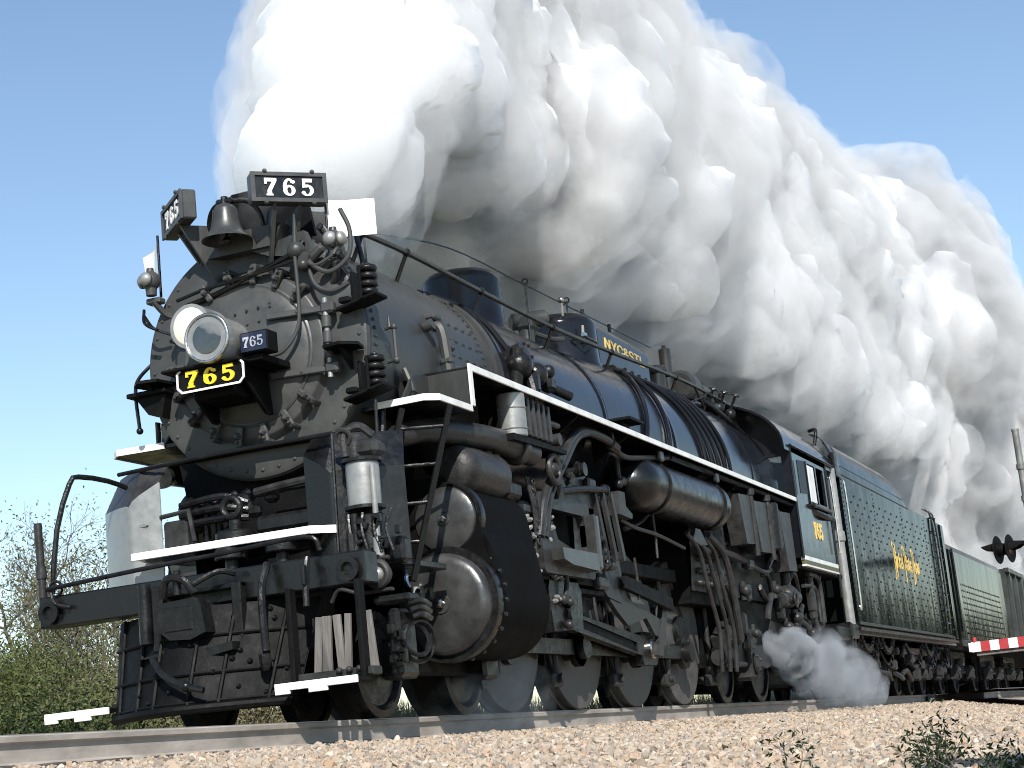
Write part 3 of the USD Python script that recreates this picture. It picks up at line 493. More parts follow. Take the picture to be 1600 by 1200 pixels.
# cylinders, valve chests
def hull2(c1, r1, c2, r2): return unary_union([Point(c1).buffer(r1, quad_segs=16), Point(c2).buffer(r2, quad_segs=16)]).convex_hull
for s in (1, -1):
    m_ = (lambda g: g) if s > 0 else mirx
    prof = hull2((1.17, .875), .44, (1.19, 1.59), .30).union(sbox(.55, .7, 1.2, 1.95))
    L.add('cylinder_casting', m_(prism(prof, 'y', 3.98, 5.15)), 'jacket', 40)
    L.add('cylinder_jacket', m_(prism(hull2((1.17, .875), .45, (1.17, 1.2), .42), 'y', 4.02, 4.9)), 'jacket', 40)
    L.add('cylinder_flange', m_(lathe([(.40, 3.90), (.475, 3.90), (.48, 3.92), (.48, 4.0), (.4, 4.0)], (1.17, 0, .875), (0, 1, 0), 56)), 'gear', 30)
    L.add('cylinder_head', m_(lathe([(0, 3.80), (.08, 3.80), (.085, 3.812), (.2, 3.812), (.34, 3.82), (.385, 3.835), (.412, 3.86), (.42, 3.9)], (1.17, 0, .875), (0, 1, 0), 64)), 'head', 40, label='round polished lower cylinder head')
    L.add('head_nut', m_(bolt((1.17, 3.80, .875), (0, -1, 0), .045, .05)), 'steel')
    L.add('valve_flange', m_(lathe([(.26, 4.0), (.315, 4.0), (.32, 4.02), (.32, 4.08)], (1.21, 0, 1.58), (0, 1, 0), 48)), 'gear', 30)
    L.add('valve_head', m_(lathe([(0, 3.915), (.05, 3.915), (.06, 3.93), (.15, 3.93), (.23, 3.94), (.27, 3.96), (.285, 4.0)], (1.21, 0, 1.58), (0, 1, 0), 56)), 'head', 40, label='round upper valve chest head')
    L.add('valve_nut', m_(bolt((1.21, 3.915, 1.58), (0, -1, 0), .035, .045)), 'steel')
    L.add('steam_pipe_end', m_(lathe([(0, 4.05), (.1, 4.06), (.17, 4.09), (.205, 4.15), (.21, 4.25), (.21, 4.9)], (1.27, 0, 2.02), (0, 1, 0), 40)), 'dusty', 40)
    for k, a in enumerate(np.linspace(-.5, 2.2, 12)): L.add('casting_bolt', m_(bolt((1.17+.49*math.cos(a-.8), 4.05, .9+.5*math.sin(a-.8)), (.2, -1, 0), .022, .035)), 'gear')
    L.add('steam_pipe', m_(tube([(.9, 3.9, 2.75), (1.02, 4.0, 2.4), (1.05, 4.35, 2.15)], .17, 16)), 'dark')
    L.add('exhaust_pipe', m_(tube([(1.12, 3.35, 2.22), (1.22, 3.7, 2.30), (1.3, 4.3, 2.34), (1.34, 4.9, 2.36), (1.36, 5.35, 2.33)], .095, 14, 5, .115)), 'dusty')
    L.add('exhaust_flange', m_(cat(cyl((1.36, 5.3, 2.33), (1.36, 5.42, 2.32), .15, n=20, bev=.02), cyl((1.38, 5.4, 2.32), (1.4, 5.65, 2.3), .11, n=16))), 'dusty')
for g_ in [cyl((1.25, 4.3, 1.92), (1.25, 4.3, 2.12), .05), sph((1.25, 4.3, 2.14), .05, 2), cyl((1.3, 4.6, 1.85), (1.3, 4.6, 2.02), .07), bx(1.34, 4.75, 1.88, .1, .16, .1, .03)]: L.add('relief_valve', g_, 'gear')
L.add('drain_cock', [cyl((1.0, 3.72, .98), (1.06, 3.72, .98), .05), cyl((.98, 3.72, .93), (.98, 3.72, 1.03), .06, n=12), tube([(.98, 3.7, .98), (.92, 3.72, 1.1), (.95, 3.75, 1.2)], .022)], 'steel')
# valve chest rear, dusty shoulders
L.add('valve_chest_rear', [cyl((1.12, 5.15, 1.6), (1.12, 5.45, 1.6), .26, .22, 28, .03), cyl((1.12, 5.45, 1.6), (1.12, 5.75, 1.6), .09, n=14), bx(1.2, 5.3, 1.95, .3, .4, .22, .08), bx(1.25, 5.55, 1.8, .2, .3, .15, .05)], 'gear')
L.add('cylinder_back_head', [cyl((1.17, 5.15, .875), (1.17, 5.28, .875), .42, .38, 36, .03), cyl((1.17, 5.28, .875), (1.17, 5.45, .875), .14, n=18)], 'gear')
for k in range(14): L.add('chest_bolt', bolt((1.12+.24*math.cos(k*.45), 5.47, 1.6+.24*math.sin(k*.45)), (.3, .2, .2), .025, .05), 'polish')

# lubricator under the running board
L.add('lubricator_drum', [lathe([(0, 2.40), (.12, 2.40), (.13, 2.41), (.13, 2.79), (.12, 2.80), (0, 2.80)], (1.42, 5.2, 0), (0, 0, 1), 32), torus((1.42, 5.2, 2.66), (0, 0, 1), .132, .008, 32, 6), torus((1.42, 5.2, 2.47), (0, 0, 1), .132, .008, 32, 6)], 'polish', 40)
for i in range(5): L.add('lubricator_plate', b2(1.28, 1.5, 5.42+.13*i, 5.48+.13*i, 2.44, 2.79), 'dusty')
L.add('lubricator_case', b2(1.3, 1.46, 5.36, 6.04, 2.42, 2.8), 'dark'); [L.add('lubricator_pump', sph((1.42, 5.45+.13*i, 2.82), .035, 2), 'steel') for i in range(5)]
L.add('lubricator_shelf', prism([(4.95, 2.40), (6.3, 2.40), (6.3, 2.36), (4.95, 2.34)], 'x', 1.24, 1.52), 'dark')
# power reverse / throttle rigging group
L.add('reverse_gear_pipe', [tube([(1.38, 6.2, 2.62), (1.4, 6.2, 2.2), (1.42, 6.25, 1.95)], .045), bx(1.4, 6.2, 2.66, .12, .34, .06, .02), cyl((1.3, 6.2, 2.5), (1.5, 6.2, 2.5), .06), bx(1.4, 6.25, 2.35, .14, .16, .12, .03), torus((1.46, 6.05, 2.2), (1, 0, 0), .13, .035, 24, 8), sph((1.44, 6.05, 2.2), .07, 2)], 'dusty')
L.add('valve_handwheel', [torus((1.47, 6.72, 2.28), (1, .4, 0), .06, .014, 16, 6), cyl((1.4, 6.5, 2.24), (1.47, 6.72, 2.28), .02)], 'gear')
for o in (0, .11): L.add('lead_pipe', tube([(1.36, 5.75+o, 1.55), (1.38, 5.95+o, 1.95), (1.4, 6.4+o, 2.32), (1.4, 6.85+o*.8, 2.62), (1.4, 7.25+o*.5, 2.73), (1.42, 7.8, 2.72), (1.42, 8.1, 2.66)][:5+(2 if o == 0 else 0)], .045, 10), 'dusty')
L.add('long_pipe', tube([(1.42, 8.0, 2.67), (1.42, 8.4, 2.60), (1.44, 9.0, 2.66), (1.46, 9.9, 2.76)], .03, 8), 'dusty')
L.add('pipe_union', [cyl((1.42, 7.95, 2.69), (1.42, 8.12, 2.66), .06, n=8), bx(1.42, 8.02, 2.75, .05, .05, .14, .01)], 'dusty')
# air reservoir
L.add('air_reservoir', lathe([(0, 8.72)]+[(.30*math.sin(a), 9.12-.38*math.cos(a)) for a in np.linspace(.25, math.pi/2, 9)]+[(.30, 12.0)]+[(.30*math.cos(a), 12.0+.25*math.sin(a)) for a in np.linspace(.2, 1.4, 6)]+[(0, 12.26)], (1.28, 0, 2.40), (0, 1, 0), 40), 'black', 40, label='round-ended black air reservoir')
for y in (9.45, 11.75): L.add('reservoir_strap', [torus((1.28, y, 2.40), (0, 1, 0), .308, .016, 40, 6), bx(1.5, y, 2.72, .05, .16, .12, .015), tube([(1.28, y, 2.09), (1.2, y-.1, 2.0), (1.1, y-.35, 1.92)], .025)], 'gear')
L.add('reservoir_pipe', [tube([(1.28, 8.74, 2.40), (1.28, 8.6, 2.40), (1.28, 8.55, 2.44), (1.28, 8.55, 2.62)], .028), bx(1.28, 8.62, 2.38, .1, .12, .1, .02), sph((1.28, 8.52, 2.34), .05, 2)], 'dusty')
L.add('reservoir_drain', cyl((1.28, 12.25, 2.35), (1.28, 12.5, 2.3), .07, n=14), 'dusty')

# drivers (four coupled axles)
DY = [6.0, 7.854, 9.708, 11.562]
PIN = (-.33, -.27)
def driver(y, s):
    m_ = (lambda g: g) if s > 0 else mirx
    tyre = m_(lathe([(.80, .69), (.895, .685), (.9, .715), (.872, .725), (.868, .82), (.80, .825)], (0, y, .876), (1, 0, 0), 64))
    disc = Point(0, 0).buffer(.79, quad_segs=24)
    holes = unary_union([affinity.rotate(affinity.translate(affinity.scale(Point(0, 0).buffer(1, quad_segs=8), .12, .14), 0, .52), a, origin=(0, 0)) for a in np.arange(0, 360, 40)])
    cw = disc.buffer(-.02).intersection(affinity.rotate(sbox(-1, .28, 1, 1), math.degrees(math.atan2(-PIN[1], -PIN[0]))-90, origin=(0, 0)))
    body = m_(prism(affinity.translate(disc.difference(holes), y, .876), 'x', .72, .80)); cwm = m_(prism(affinity.translate(cw, y, .876), 'x', .80, .86)); hub = m_(cyl((.7, y, .876), (.9, y, .876), .2, n=28, bev=.02))
    pin = m_(cyl((.8, y+PIN[0], .876+PIN[1]), (1.08, y+PIN[0], .876+PIN[1]), .12, n=24))
    w = L.add('driving_wheel', body, 'wheel', 30); L.add('tyre', tyre, 'wheel', 30, parent=w); L.add('counterweight', cwm, 'wheel', 30, parent=w); L.add('hub', hub, 'gear', 30, parent=w); L.add('crank_pin', pin, 'gear', 30, parent=w)
for y in DY:
    for s in (1, -1): driver(y, s)
    L.add('axle', cyl((-.72, y, .876), (.72, y, .876), .14), 'dark')
for s in (1, -1):
    m_ = (lambda g: g) if s > 0 else mirx
    for a, b in zip(DY[:-1], DY[1:]):
        y0, y1, z = a+PIN[0], b+PIN[0], .876+PIN[1]
        rod = unary_union([sbox(y0, z-.075, y1, z+.075), Point(y0, z).buffer(.19), Point(y1, z).buffer(.19)]).buffer(-.02).buffer(.02)
        L.add('side_rod', m_(prism(rod, 'x', .93, 1.0)), 'gear')
    y0, z0, y1, z1 = 6.55, .875, 9.708+PIN[0], .876+PIN[1]
    rod = Polygon([(y0, z0-.085), (y0, z0+.085), (y1, z1+.11), (y1, z1-.11)]).union(Point(y0, z0).buffer(.14)).union(rect(y1-.3, y1+.22, z1-.18, z1+.18, .06))
    L.add('main_rod', m_(prism(rod.difference(Polygon([(y0+.35, z0-.06), (y0+.35, z0+.03), (y1-.45, z1+.06), (y1-.45, z1-.05)])), 'x', 1.06, 1.15)), 'gear', label='long fluted main rod')
    L.add('main_rod_web', m_(prism(Polygon([(y0+.3, z0-.07), (y0+.3, z0+.04), (y1-.4, z1+.07), (y1-.4, z1-.06)]), 'x', 1.085, 1.125)), 'dark')
    L.add('rod_brass', m_(cyl((1.05, y1, z1), (1.2, y1, z1), .115, n=24, bev=.015)), 'steel')
    L.add('eccentric_crank', m_(prism(Polygon([(y1-.09, z1-.08), (y1+.1, z1-.1), (y1+.5, z1+.5), (y1+.36, z1+.56)]), 'x', 1.2, 1.26)), 'dusty')
    L.add('eccentric_rod', m_(prism(Polygon([(8.2, 1.20), (8.25, 1.33), (9.85, 1.16), (9.85, 1.02)]), 'x', 1.27, 1.33)), 'dark')
# crosshead and guides
L.add('crosshead_guide', [b2(1.06, 1.28, 5.3, 7.75, 1.18, 1.26), b2(1.06, 1.28, 5.3, 7.75, 1.30, 1.36), b2(1.08, 1.26, 5.35, 7.7, 1.10, 1.15)], 'dark')
L.add('guide_yoke', prism(Polygon([(7.55, .95), (7.9, 1.0), (7.95, 1.55), (8.3, 1.75), (8.3, 2.3), (7.6, 2.2), (7.5, 1.5)]), 'x', 1.0, 1.06), 'gear')
L.add('crosshead', [prism(Polygon([(6.1, .70), (6.9, .74), (6.95, 1.1), (6.75, 1.32), (6.2, 1.32), (6.05, 1.1)]), 'x', 1.1, 1.28), cyl((1.05, 6.55, .88), (1.33, 6.55, .88), .1, n=18)], 'gear')
L.add('piston_rod', cyl((1.17, 5.3, .875), (1.17, 6.2, .875), .07, n=16), 'steel')
for k in range(16): L.add('crosshead_nut', bolt((1.285, 6.12+.055*(k % 8)+.1*(k // 8)*.3, 1.24-.22*(k // 8)-.02*(k % 3)), (1, -.3, 0), .026, .045), 'polish')
for g_ in [tube([(1.32, 6.3, 1.35), (1.34, 6.4, 1.2), (1.33, 6.35, 1.02)], .025), sph((1.33, 6.3, 1.0), .05, 2), sph((1.33, 6.46, .98), .045, 2), sph((1.33, 6.38, .76), .05, 2)]: L.add('crosshead_oiler', g_, 'dusty')
L.add('guide_bracket', prism(Polygon([(7.75, 1.30), (8.05, 1.18), (9.5, .93), (9.7, .78), (9.62, .70), (9.3, .74), (9.05, .92), (8.4, .82), (8.1, .95), (7.9, 1.06)]), 'x', 1.2, 1.25), 'dusty')
# valve gear frame with its rounded opening
fr = rect(5.75, 7.15, 1.22, 1.98, .06).difference(rect(5.95, 6.98, 1.45, 1.84, .09))
L.add('valve_gear_frame', prism(fr, 'x', 1.30, 1.38), 'dusty', label='valve gear frame with a rounded opening')
L.add('frame_foot', [prism(Polygon([(5.95, 1.45), (6.95, 1.45), (6.95, 1.28), (6.2, 1.3), (5.98, 1.34)]), 'x', 1.38, 1.5), b2(1.30, 1.5, 6.98, 7.08, 1.3, 1.85, .02)], 'head')
L.add('frame_link', [prism(Polygon([(6.0, 1.5), (6.85, 1.43), (6.88, 1.5), (6.4, 1.58), (6.3, 1.75), (6.05, 1.74)]), 'x', 1.24, 1.3), b2(1.22, 1.3, 6.75, 6.9, 1.4, 1.52, .02)], 'dusty')
L.add('frame_back', b2(1.12, 1.16, 5.8, 7.1, 1.3, 1.95), 'dark')
crown = Polygon([(5.8, 1.98), (6.3, 1.98), (6.35, 2.16), (6.5, 2.22), (6.62, 2.1), (6.85, 2.2), (7.0, 2.4), (7.15, 2.36), (7.3, 2.12), (7.6, 2.2), (7.7, 2.15), (7.4, 2.0), (7.3, 1.85), (7.15, 1.9), (7.1, 1.98), (6.9, 1.92), (6.0, 1.90)])
L.add('gear_crown', prism(crown, 'x', 1.28, 1.36), 'dusty')
L.add('gear_arm', [bx(1.4, 7.2, 2.18, .08, .2, .12, .02), bx(1.38, 6.6, 2.24, .1, .18, .1, .03), sph((1.4, 7.65, 2.17), .06, 2), cyl((1.3, 6.95, 2.3), (1.46, 6.95, 2.3), .07), tube([(1.4, 6.3, 2.02), (1.42, 6.9, 2.1), (1.42, 7.6, 2.16)], .035)], 'gear')
for i, y in enumerate((7.45, 7.62, 7.78)): L.add('radius_rod', prism(Polygon([(y-.12, 2.12), (y-.06, 2.14), (y+.16, 1.46), (y+.08, 1.44)]), 'x', 1.36+.03*i, 1.40+.03*i), 'dusty')
L.add('combination_lever', [prism(Polygon([(7.2, 1.95), (7.36, 1.95), (7.4, 1.3), (7.22, 1.3)]), 'x', 1.32, 1.36), torus((1.4, 7.38, 1.55), (1, 0, 0), .1, .03, 20, 8), torus((1.4, 7.4, 1.44), (1, 0, 0), .08, .03, 20, 8)], 'gear')
L.add('link_foot', [prism(Polygon([(7.6, 1.45), (8.3, 1.5), (8.35, 1.2), (8.2, 1.05), (7.8, 1.1), (7.55, 1.25)]), 'x', 1.2, 1.26), bx(1.3, 7.85, 1.42, .12, .22, .1, .03), bx(1.3, 7.5, 1.22, .1, .3, .14, .04)], 'dusty')
for k in range(22): L.add('gear_bolt', bolt((1.30+.03*random.random(), 5.55+.7*random.random(), 1.05+.75*random.random()), (1, -.3, .1), .02+.02*random.random(), .04+.04*random.random()), 'polish')
L.add('chain_pipes', [tube([(1.33, 5.62+.05*k, 2.1), (1.36, 5.66+.03*k, 1.8), (1.33, 5.7+.05*k, 1.4)], .014) for k in range(3)]+[torus((1.36, 5.72, 1.5+.07*k), (1, 0, .3*(k % 2)), .03, .01, 12, 5) for k in range(9)], 'dusty')
L.add('wing_bracket', [prism(Polygon([(8.05, 2.2), (8.25, 2.2), (8.25, 2.05), (8.45, 1.98), (8.42, 1.93), (8.0, 1.95)]), 'x', 1.3, 1.42)], 'dusty')
L.add('reach_rod', tube([(1.32, 8.3, 1.93), (1.32, 8.8, 1.88), (1.32, 9.6, 1.86), (1.32, 10.6, 1.78)], .022, 6), 'dusty')
for a_, h0, h1 in ((9.55, 2.1, 1.6), (8.7, 1.55, 1.1)): L.add('standing_pipe', tube([(1.3, a_, h0), (1.3, a_+.02, (h0+h1)/2), (1.3, a_, h1)], .016), 'dusty')
# frame, boiler underside mass
for s in (1, -1): L.add('main_frame', b2(s*.5, s*.62, 3.0, 13.0, .72, 1.45), 'dark')
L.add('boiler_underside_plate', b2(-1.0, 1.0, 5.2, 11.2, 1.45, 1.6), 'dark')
L.add('spring_rigging', [b2(.62, .72, y-.45, y+.45, 1.5+.03*k, 1.525+.03*k, .004) for y in DY for k in range(5)], 'gear')
for y in DY[1:]: L.add('sand_nozzle', tube([(.9, y-.95, 1.3), (.86, y-.95, .7), (.76, y-.8, .12)], .022), 'dusty')
for y in DY:
    L.add('brake_shoe', [prism(Polygon([(y+.98, .45), (y+1.08, .5), (y+1.08, 1.05), (y+.95, 1.15), (y+.93, .9), (y+.94, .6)]), 'x', .72, .86)], 'gear')
    L.add('brake_hanger', [tube([(.9, y+1.03, 1.5), (.9, y+1.03, .3)], .035), b2(.84, .94, y+.85, y+1.15, .22, .36, .02), cyl((.6, y+1.0, .3), (.98, y+1.0, .3), .045)], 'dusty')
    L.add('guard_plate', prism(Polygon([(y-.95, .55), (y-.7, .7), (y-.62, .28), (y-.8, .2)]), 'x', .86, .89), 'dusty')

# firebox side, staybolts, pipes behind the drivers
L.add('firebox_side', quadg(lambda u, v: (1.12+.05*math.sin(v*3), 11.4+u*4.6, 1.35+v*1.5), 6, 4), 'dusty', True)
L.add('firebox_mass', b2(-1.08, 1.08, 11.5, 16.2, 1.2, 2.8), 'dark')
for i in range(5):
    for j in range(6):
        L.add('stay_bolt_cap', bolt((1.15, 11.65+.16*i, 1.45+.15*j), (1, 0, 0), .045, .06), 'dusty', 60)
L.add('firebox_corner', cyl((1.02, 12.75, 1.6), (1.02, 12.75, 2.35), .22, n=24), 'dusty')
for j in range(5): L.add('stay_bolt_cap', bolt((1.18, 13.1, 1.75+.14*j), (1, -.5, 0), .04, .05), 'dusty', 60)
L.add('ash_pan_dome', lathe([(.36, 0), (.34, .1), (.22, .18), (0, .21)], (1.02, 12.55, 1.55), (1, 0, 0), 28), 'dusty', 40)
L.add('rocker_shaft', [tube([(1.28, 11.4, 1.82), (1.28, 12.6, 1.86), (1.3, 13.6, 1.80)], .05), bx(1.3, 13.6, 1.78, .12, .3, .16, .04), tube([(1.3, 13.6, 1.78), (1.35, 14.2, 1.7), (1.35, 14.6, 1.75)], .035)], 'dusty')
for k, (ya, yb, yc) in enumerate(((10.75, 11.35, 11.62), (11.0, 11.75, 12.0), (11.5, 12.05, 12.3))):
    L.add('down_pipe', tube([(1.32, ya, 1.98), (1.34, (ya+yb)/2+.1, 1.78), (1.34, yb, 1.35), (1.34, yc, .85), (1.3, yc+.05, .35)], .028, 8), 'dusty')
L.add('down_pipe', tube([(1.33, 11.65, 2.02), (1.36, 12.2, 1.8), (1.36, 12.45, 1.3), (1.34, 12.6, .75)], .045, 8), 'dusty')
L.add('sander_bracket', prism(Polygon([(11.05, 2.05), (11.25, 2.05), (11.5, 1.88), (11.2, 1.85), (10.9, 1.9)]), 'x', 1.3, 1.36), 'dusty')
# square casings and grilles under the cab end of the running board
for y0, y1, z0, z1 in ((12.75, 13.35, 1.98, 2.62), (13.5, 14.2, 1.92, 2.6), (14.95, 15.6, 1.75, 2.58)):
    L.add('side_casing', prism(Polygon([(y0, z1), (y1, z1+.03), (y1+.02, z0+.02), (y0+.18, z0)]), 'x', 1.28, 1.5), 'dusty')
for y in (13.4, 14.28): L.add('casing_rod', [cyl((1.5, y, 1.85), (1.5, y, 2.7), .035, n=12), cyl((1.5, y, 2.66), (1.5, y, 2.74), .055, n=12)], 'dusty')
L.add('filter_stack', [cyl((1.46, 14.55, 2.0), (1.46, 14.55, 2.66), .12, n=20, bev=.02), cyl((1.46, 14.8, 2.05), (1.46, 14.8, 2.6), .08, n=16, bev=.02)], 'gear')
# injector and pipework below the cab
rnd = random.Random(11)
L.add('injector_body', [cyl((1.35, 15.0, 1.35), (1.35, 15.9, 1.42), .11, n=18, bev=.02), sph((1.35, 15.4, 1.42), .17, 2), cyl((1.35, 15.45, 1.4), (1.35, 15.45, 1.75), .07), cyl((1.35, 15.2, 1.35), (1.5, 15.2, 1.35), .06), torus((1.52, 15.2, 1.35), (1, 0, 0), .1, .018, 20, 6)], 'dusty')
for k in range(34):
    y = rnd.uniform(12.9, 17.6); z = rnd.uniform(.75, 1.75); t = rnd.random()
    if t < .45: L.add('cab_pipe', tube([(1.3+.1*rnd.random(), y, z), (1.38, y+rnd.uniform(-.1, .5), z+rnd.uniform(-.25, .25)), (1.34, y+rnd.uniform(.3, .9), z+rnd.uniform(-.4, .4))], rnd.uniform(.02, .045), 7), 'dusty' if k % 3 else 'gear')
    elif t < .7: L.add('pipe_valve', [sph((1.38, y, z), rnd.uniform(.05, .09), 2), cyl((1.34, y, z-.12), (1.34, y, z+.12), .035), bx(1.38, y+.05, z, .1, .12, .08, .02)], 'dusty')
    else: L.add('pipe_bracket', bx(1.3, y, z, .12, rnd.uniform(.1, .25), rnd.uniform(.1, .3), .03), 'gear')
L.add('cab_step_frame', [tube([(1.42, 16.6, 1.8), (1.42, 17.2, 1.78), (1.42, 17.35, 1.6), (1.42, 17.35, 1.1)], .04), tube([(1.42, 16.2, 1.6), (1.42, 16.9, 1.62), (1.42, 17.1, 1.45), (1.42, 17.1, 1.1)], .03), bx(1.4, 16.75, 1.4, .12, .16, .34, .05), cyl((1.4, 16.75, 1.15), (1.4, 16.75, 1.75), .06)], 'dusty')
L.add('ash_pan', [prism(Polygon([(12.6, 1.3), (16.4, 1.3), (16.0, .62), (13.2, .62)]), 'x', -1.1, 1.16)], 'dark')
# trailing truck
L.add('cradle_frame', b2(-.5, .5, 12.4, 18.6, .22, .9, .05), 'dark')  # dark block added to close the bright gap below the firebox
L.add('trailing_truck_frame', prism(Polygon([(12.2, .8), (12.7, 1.02), (13.4, .96), (14.0, .72), (14.5, .74), (15.0, 1.08), (15.8, 1.04), (16.4, .86), (16.6, .66), (15.9, .50), (15.0, .5), (14.4, .42), (13.8, .48), (13.0, .5), (12.4, .54)]), 'x', 1.05, 1.18), 'dusty')
for y, r in ((13.5, .46), (15.35, .55)):
    for s in (1, -1):
        m_ = (lambda g: g) if s > 0 else mirx
        w = L.add('trailing_wheel', m_(lathe([(.05, .74), (r-.1, .72), (r-.08, .69), (r, .69), (r, .82), (r-.07, .83), (r-.1, .79), (.1, .8)], (0, y, r), (1, 0, 0), 48)), 'gear')
    L.add('journal_box', [b2(1.0, 1.26, y-.2, y+.2, r-.2, r+.24, .04), cyl((1.26, y, r), (1.3, y, r), .15, n=20, bev=.02)]+[bolt((1.3, y+.11*math.cos(a), r+.11*math.sin(a)), (1, 0, 0), .02, .025) for a in np.arange(.5, 6.5, 1.57)], 'dusty')
    L.add('leaf_spring', [b2(1.05, 1.17, y-.5+.06*k, y+.5-.06*k, r+.32+.035*k, r+.35+.035*k, .004) for k in range(6)], 'gear')
L.add('booster_parts', [cyl((1.1, 12.3, .55), (1.1, 12.9, .6), .1), bx(1.15, 12.75, .85, .2, .35, .3, .08), cyl((1.1, 12.75, .85), (1.32, 12.75, .85), .16, n=18, bev=.03), tube([(1.25, 12.6, 1.0), (1.3, 12.5, 1.3), (1.3, 12.35, 1.45)], .05, 8, 5, .02), bx(1.2, 12.7, .45, .2, .5, .06, .02)], 'dusty')
L.add('truck_equalizer', [bx(1.15, 17.3, .85, .2, 1.2, .22, .06), bx(1.2, 16.9, 1.0, .15, .3, .2, .05), bx(1.2, 17.7, 1.05, .2, .5, .28, .06)], 'gear')

# cab
ROOF = [(1.55, 3.62)]+[(1.55*math.cos(a)**.9, 3.62+.80*math.sin(a)**1.0) for a in np.linspace(.12, math.pi/2, 12)]
ROOF = ROOF+[(-x, z) for x, z in ROOF[::-1]][1:]
Rf = Polygon(ROOF+[(-1.55, 3.55), (1.55, 3.55)])
cabside = Polygon([(15.95, 1.98), (18.35, 1.98), (18.35, 3.62), (15.95, 3.62)])
wins = [rect(16.88, 17.42, 2.86, 3.48, .03), rect(17.48, 18.0, 2.9, 3.48, .03)]
for s in (1, -1):
    m_ = (lambda g: g) if s > 0 else mirx
    L.add('cab_side', m_(prism(cabside.difference(unary_union(wins)), 'x', 1.53, 1.55)), 'boiler')
    for k, w_ in enumerate(wins):
        L.add('cab_window_frame', m_(prism(w_.buffer(.035).difference(w_), 'x', 1.548, 1.57)), 'boiler')
    L.add('cab_window_pane', m_(prism(wins[0], 'x', 1.536, 1.54)), 'white' if False else 'paneglass')
    for z0, z1, m in ((1.955, 2.02, 'white'), (1.895, 1.955, 'olive'), (1.865, 1.895, 'white')): L.add('cab_stripe', m_(b2(1.5, 1.562, 15.98, 18.34, z0, z1-.002, .003)), m)
    L.add('cab_corner_bead', m_(cyl((1.545, 15.95, 1.98), (1.545, 15.95, 3.62), .02)), 'boiler'); L.add('cab_post', m_(cyl((1.55, 18.3, 1.5), (1.55, 18.3, 3.6), .022)), 'boiler')
    L.add('armrest', m_(b2(1.5, 1.63, 16.85, 18.1, 2.80, 2.86, .02)), 'gear')
    L.add('cab_hand_rail', m_(tube([(1.6, 18.28, 2.2), (1.62, 18.28, 2.3), (1.62, 18.28, 3.3), (1.58, 18.28, 3.4)], .018)), 'steel')
L.add('cab_blind', b2(1.552, 1.560, 16.95, 17.36, 2.9, 3.46, .002), 'white', label='pale panel in the cab window')
fv, ff = prism(number765(.26, .15), 'z', 0, .008)
L.add('cab_figures', (on_side(fv, 17.18, 2.46, 1.552), ff), 'gold', label='gold 765 on the cab side')
front = Polygon([(x, z) for x, z in ROOF]+[(-1.53, 1.98), (1.53, 1.98)]).buffer(-.01).difference(Point(0, ZC).buffer(1.27)).difference(rect(1.16, 1.42, 2.95, 3.5, .03))
L.add('cab_front', prism(front, 'y', 15.92, 15.95), 'boiler')
L.add('cab_front_window', prism(rect(1.16, 1.42, 2.95, 3.5, .03), 'y', 15.93, 15.935), 'paneglass'); L.add('cab_front_window_frame', prism(rect(1.13, 1.45, 2.92, 3.53, .03).difference(rect(1.16, 1.42, 2.95, 3.5, .03)), 'y', 15.88, 15.92), 'boiler')
L.add('cab_wind_wing', bx(1.60, 16.3, 3.2, .015, .25, .5, .006, (0, 0, -12)), 'boiler')
L.add('cab_roof', prism(Rf.difference(Polygon([(x*.985, z-.03) for x, z in ROOF]+[(-1.52, 3.4), (1.52, 3.4)])), 'y', 15.6, 18.95), 'boiler', 35)
for x, z, r in ((1.57, 3.64, .022), (1.47, 3.86, .014)): L.add('roof_gutter', tube([(x, y, z) for y in (15.9, 17, 18.9)], r), 'boiler')
L.add('roof_hatch', prism([(-.6, 4.41), (.6, 4.41), (.55, 4.47), (-.55, 4.47)], 'y', 16.4, 18.2), 'boiler')
L.add('backhead', lathe([(0, 16.1), (1.1, 16.1), (1.2, 16.3)], (0, 0, ZC), (0, 1, 0), 40), 'dark'); L.add('cab_floor', b2(-1.5, 1.5, 16, 18.9, 1.84, 1.9), 'dark')
L.add('cab_rear_frame', [b2(1.2, 1.5, 18.3, 18.34, 2.0, 3.62)], 'dark')
L.add('sill_hose', [tube([(1.45, 18.2, 2.75), (1.55, 18.5, 2.72), (1.5, 18.9, 2.8)], .03), tube([(1.5, 16.85, 2.79), (1.6, 17.5, 2.72), (1.55, 18.3, 2.75)], .045)], 'gear')

# ------------------------------------------------------------------ pilot, deck and coupler
L.add('pilot_beam', b2(-1.42, 1.42, 1.98, 2.2, .93, 1.17, .012), 'black')
L.add('pilot_deck', b2(-1.35, 1.35, 2.2, 3.6, 1.12, 1.17), 'black')
L.add('deck_underframe', b2(-.62, .62, 2.2, 3.9, .55, 1.12), 'dark')
PIL = [(-1.3, .62), (1.3, .62), (.95, .16), (-.95, .16)]
def pil(u, v):
    w = .78+.10*v; x = (u*2-1)*w; y = 1.55+.45*(abs(u*2-1))**1.6+.28*v; return (x, y, .17+v*.74)
pv, pf = quadg(pil, 24, 8)
L.add('pilot_plate', cat((pv, pf), (pv+[0, .02, 0], pf[:, ::-1])), 'dark', 40, label='black sheet pilot below the beam')
for k in range(6):
    u0 = .07+.16*k+.03*(k % 2)
    L.add('pilot_rib', tube([np.array(pil(u0, v))-[0, .012, 0] for v in np.linspace(0, 1, 6)], .016, 6), 'dark')
for v_ in (.05, .33, .7): L.add('pilot_bar', tube([np.array(pil(u, v_))-[0, .012, 0] for u in np.linspace(.0, 1, 14)], .014, 6), 'dark')
L.add('pilot_bottom_bar', tube([np.array(pil(u, 0))-[0, .02, .01] for u in np.linspace(.02, .98, 14)], .035, 8), 'dark')
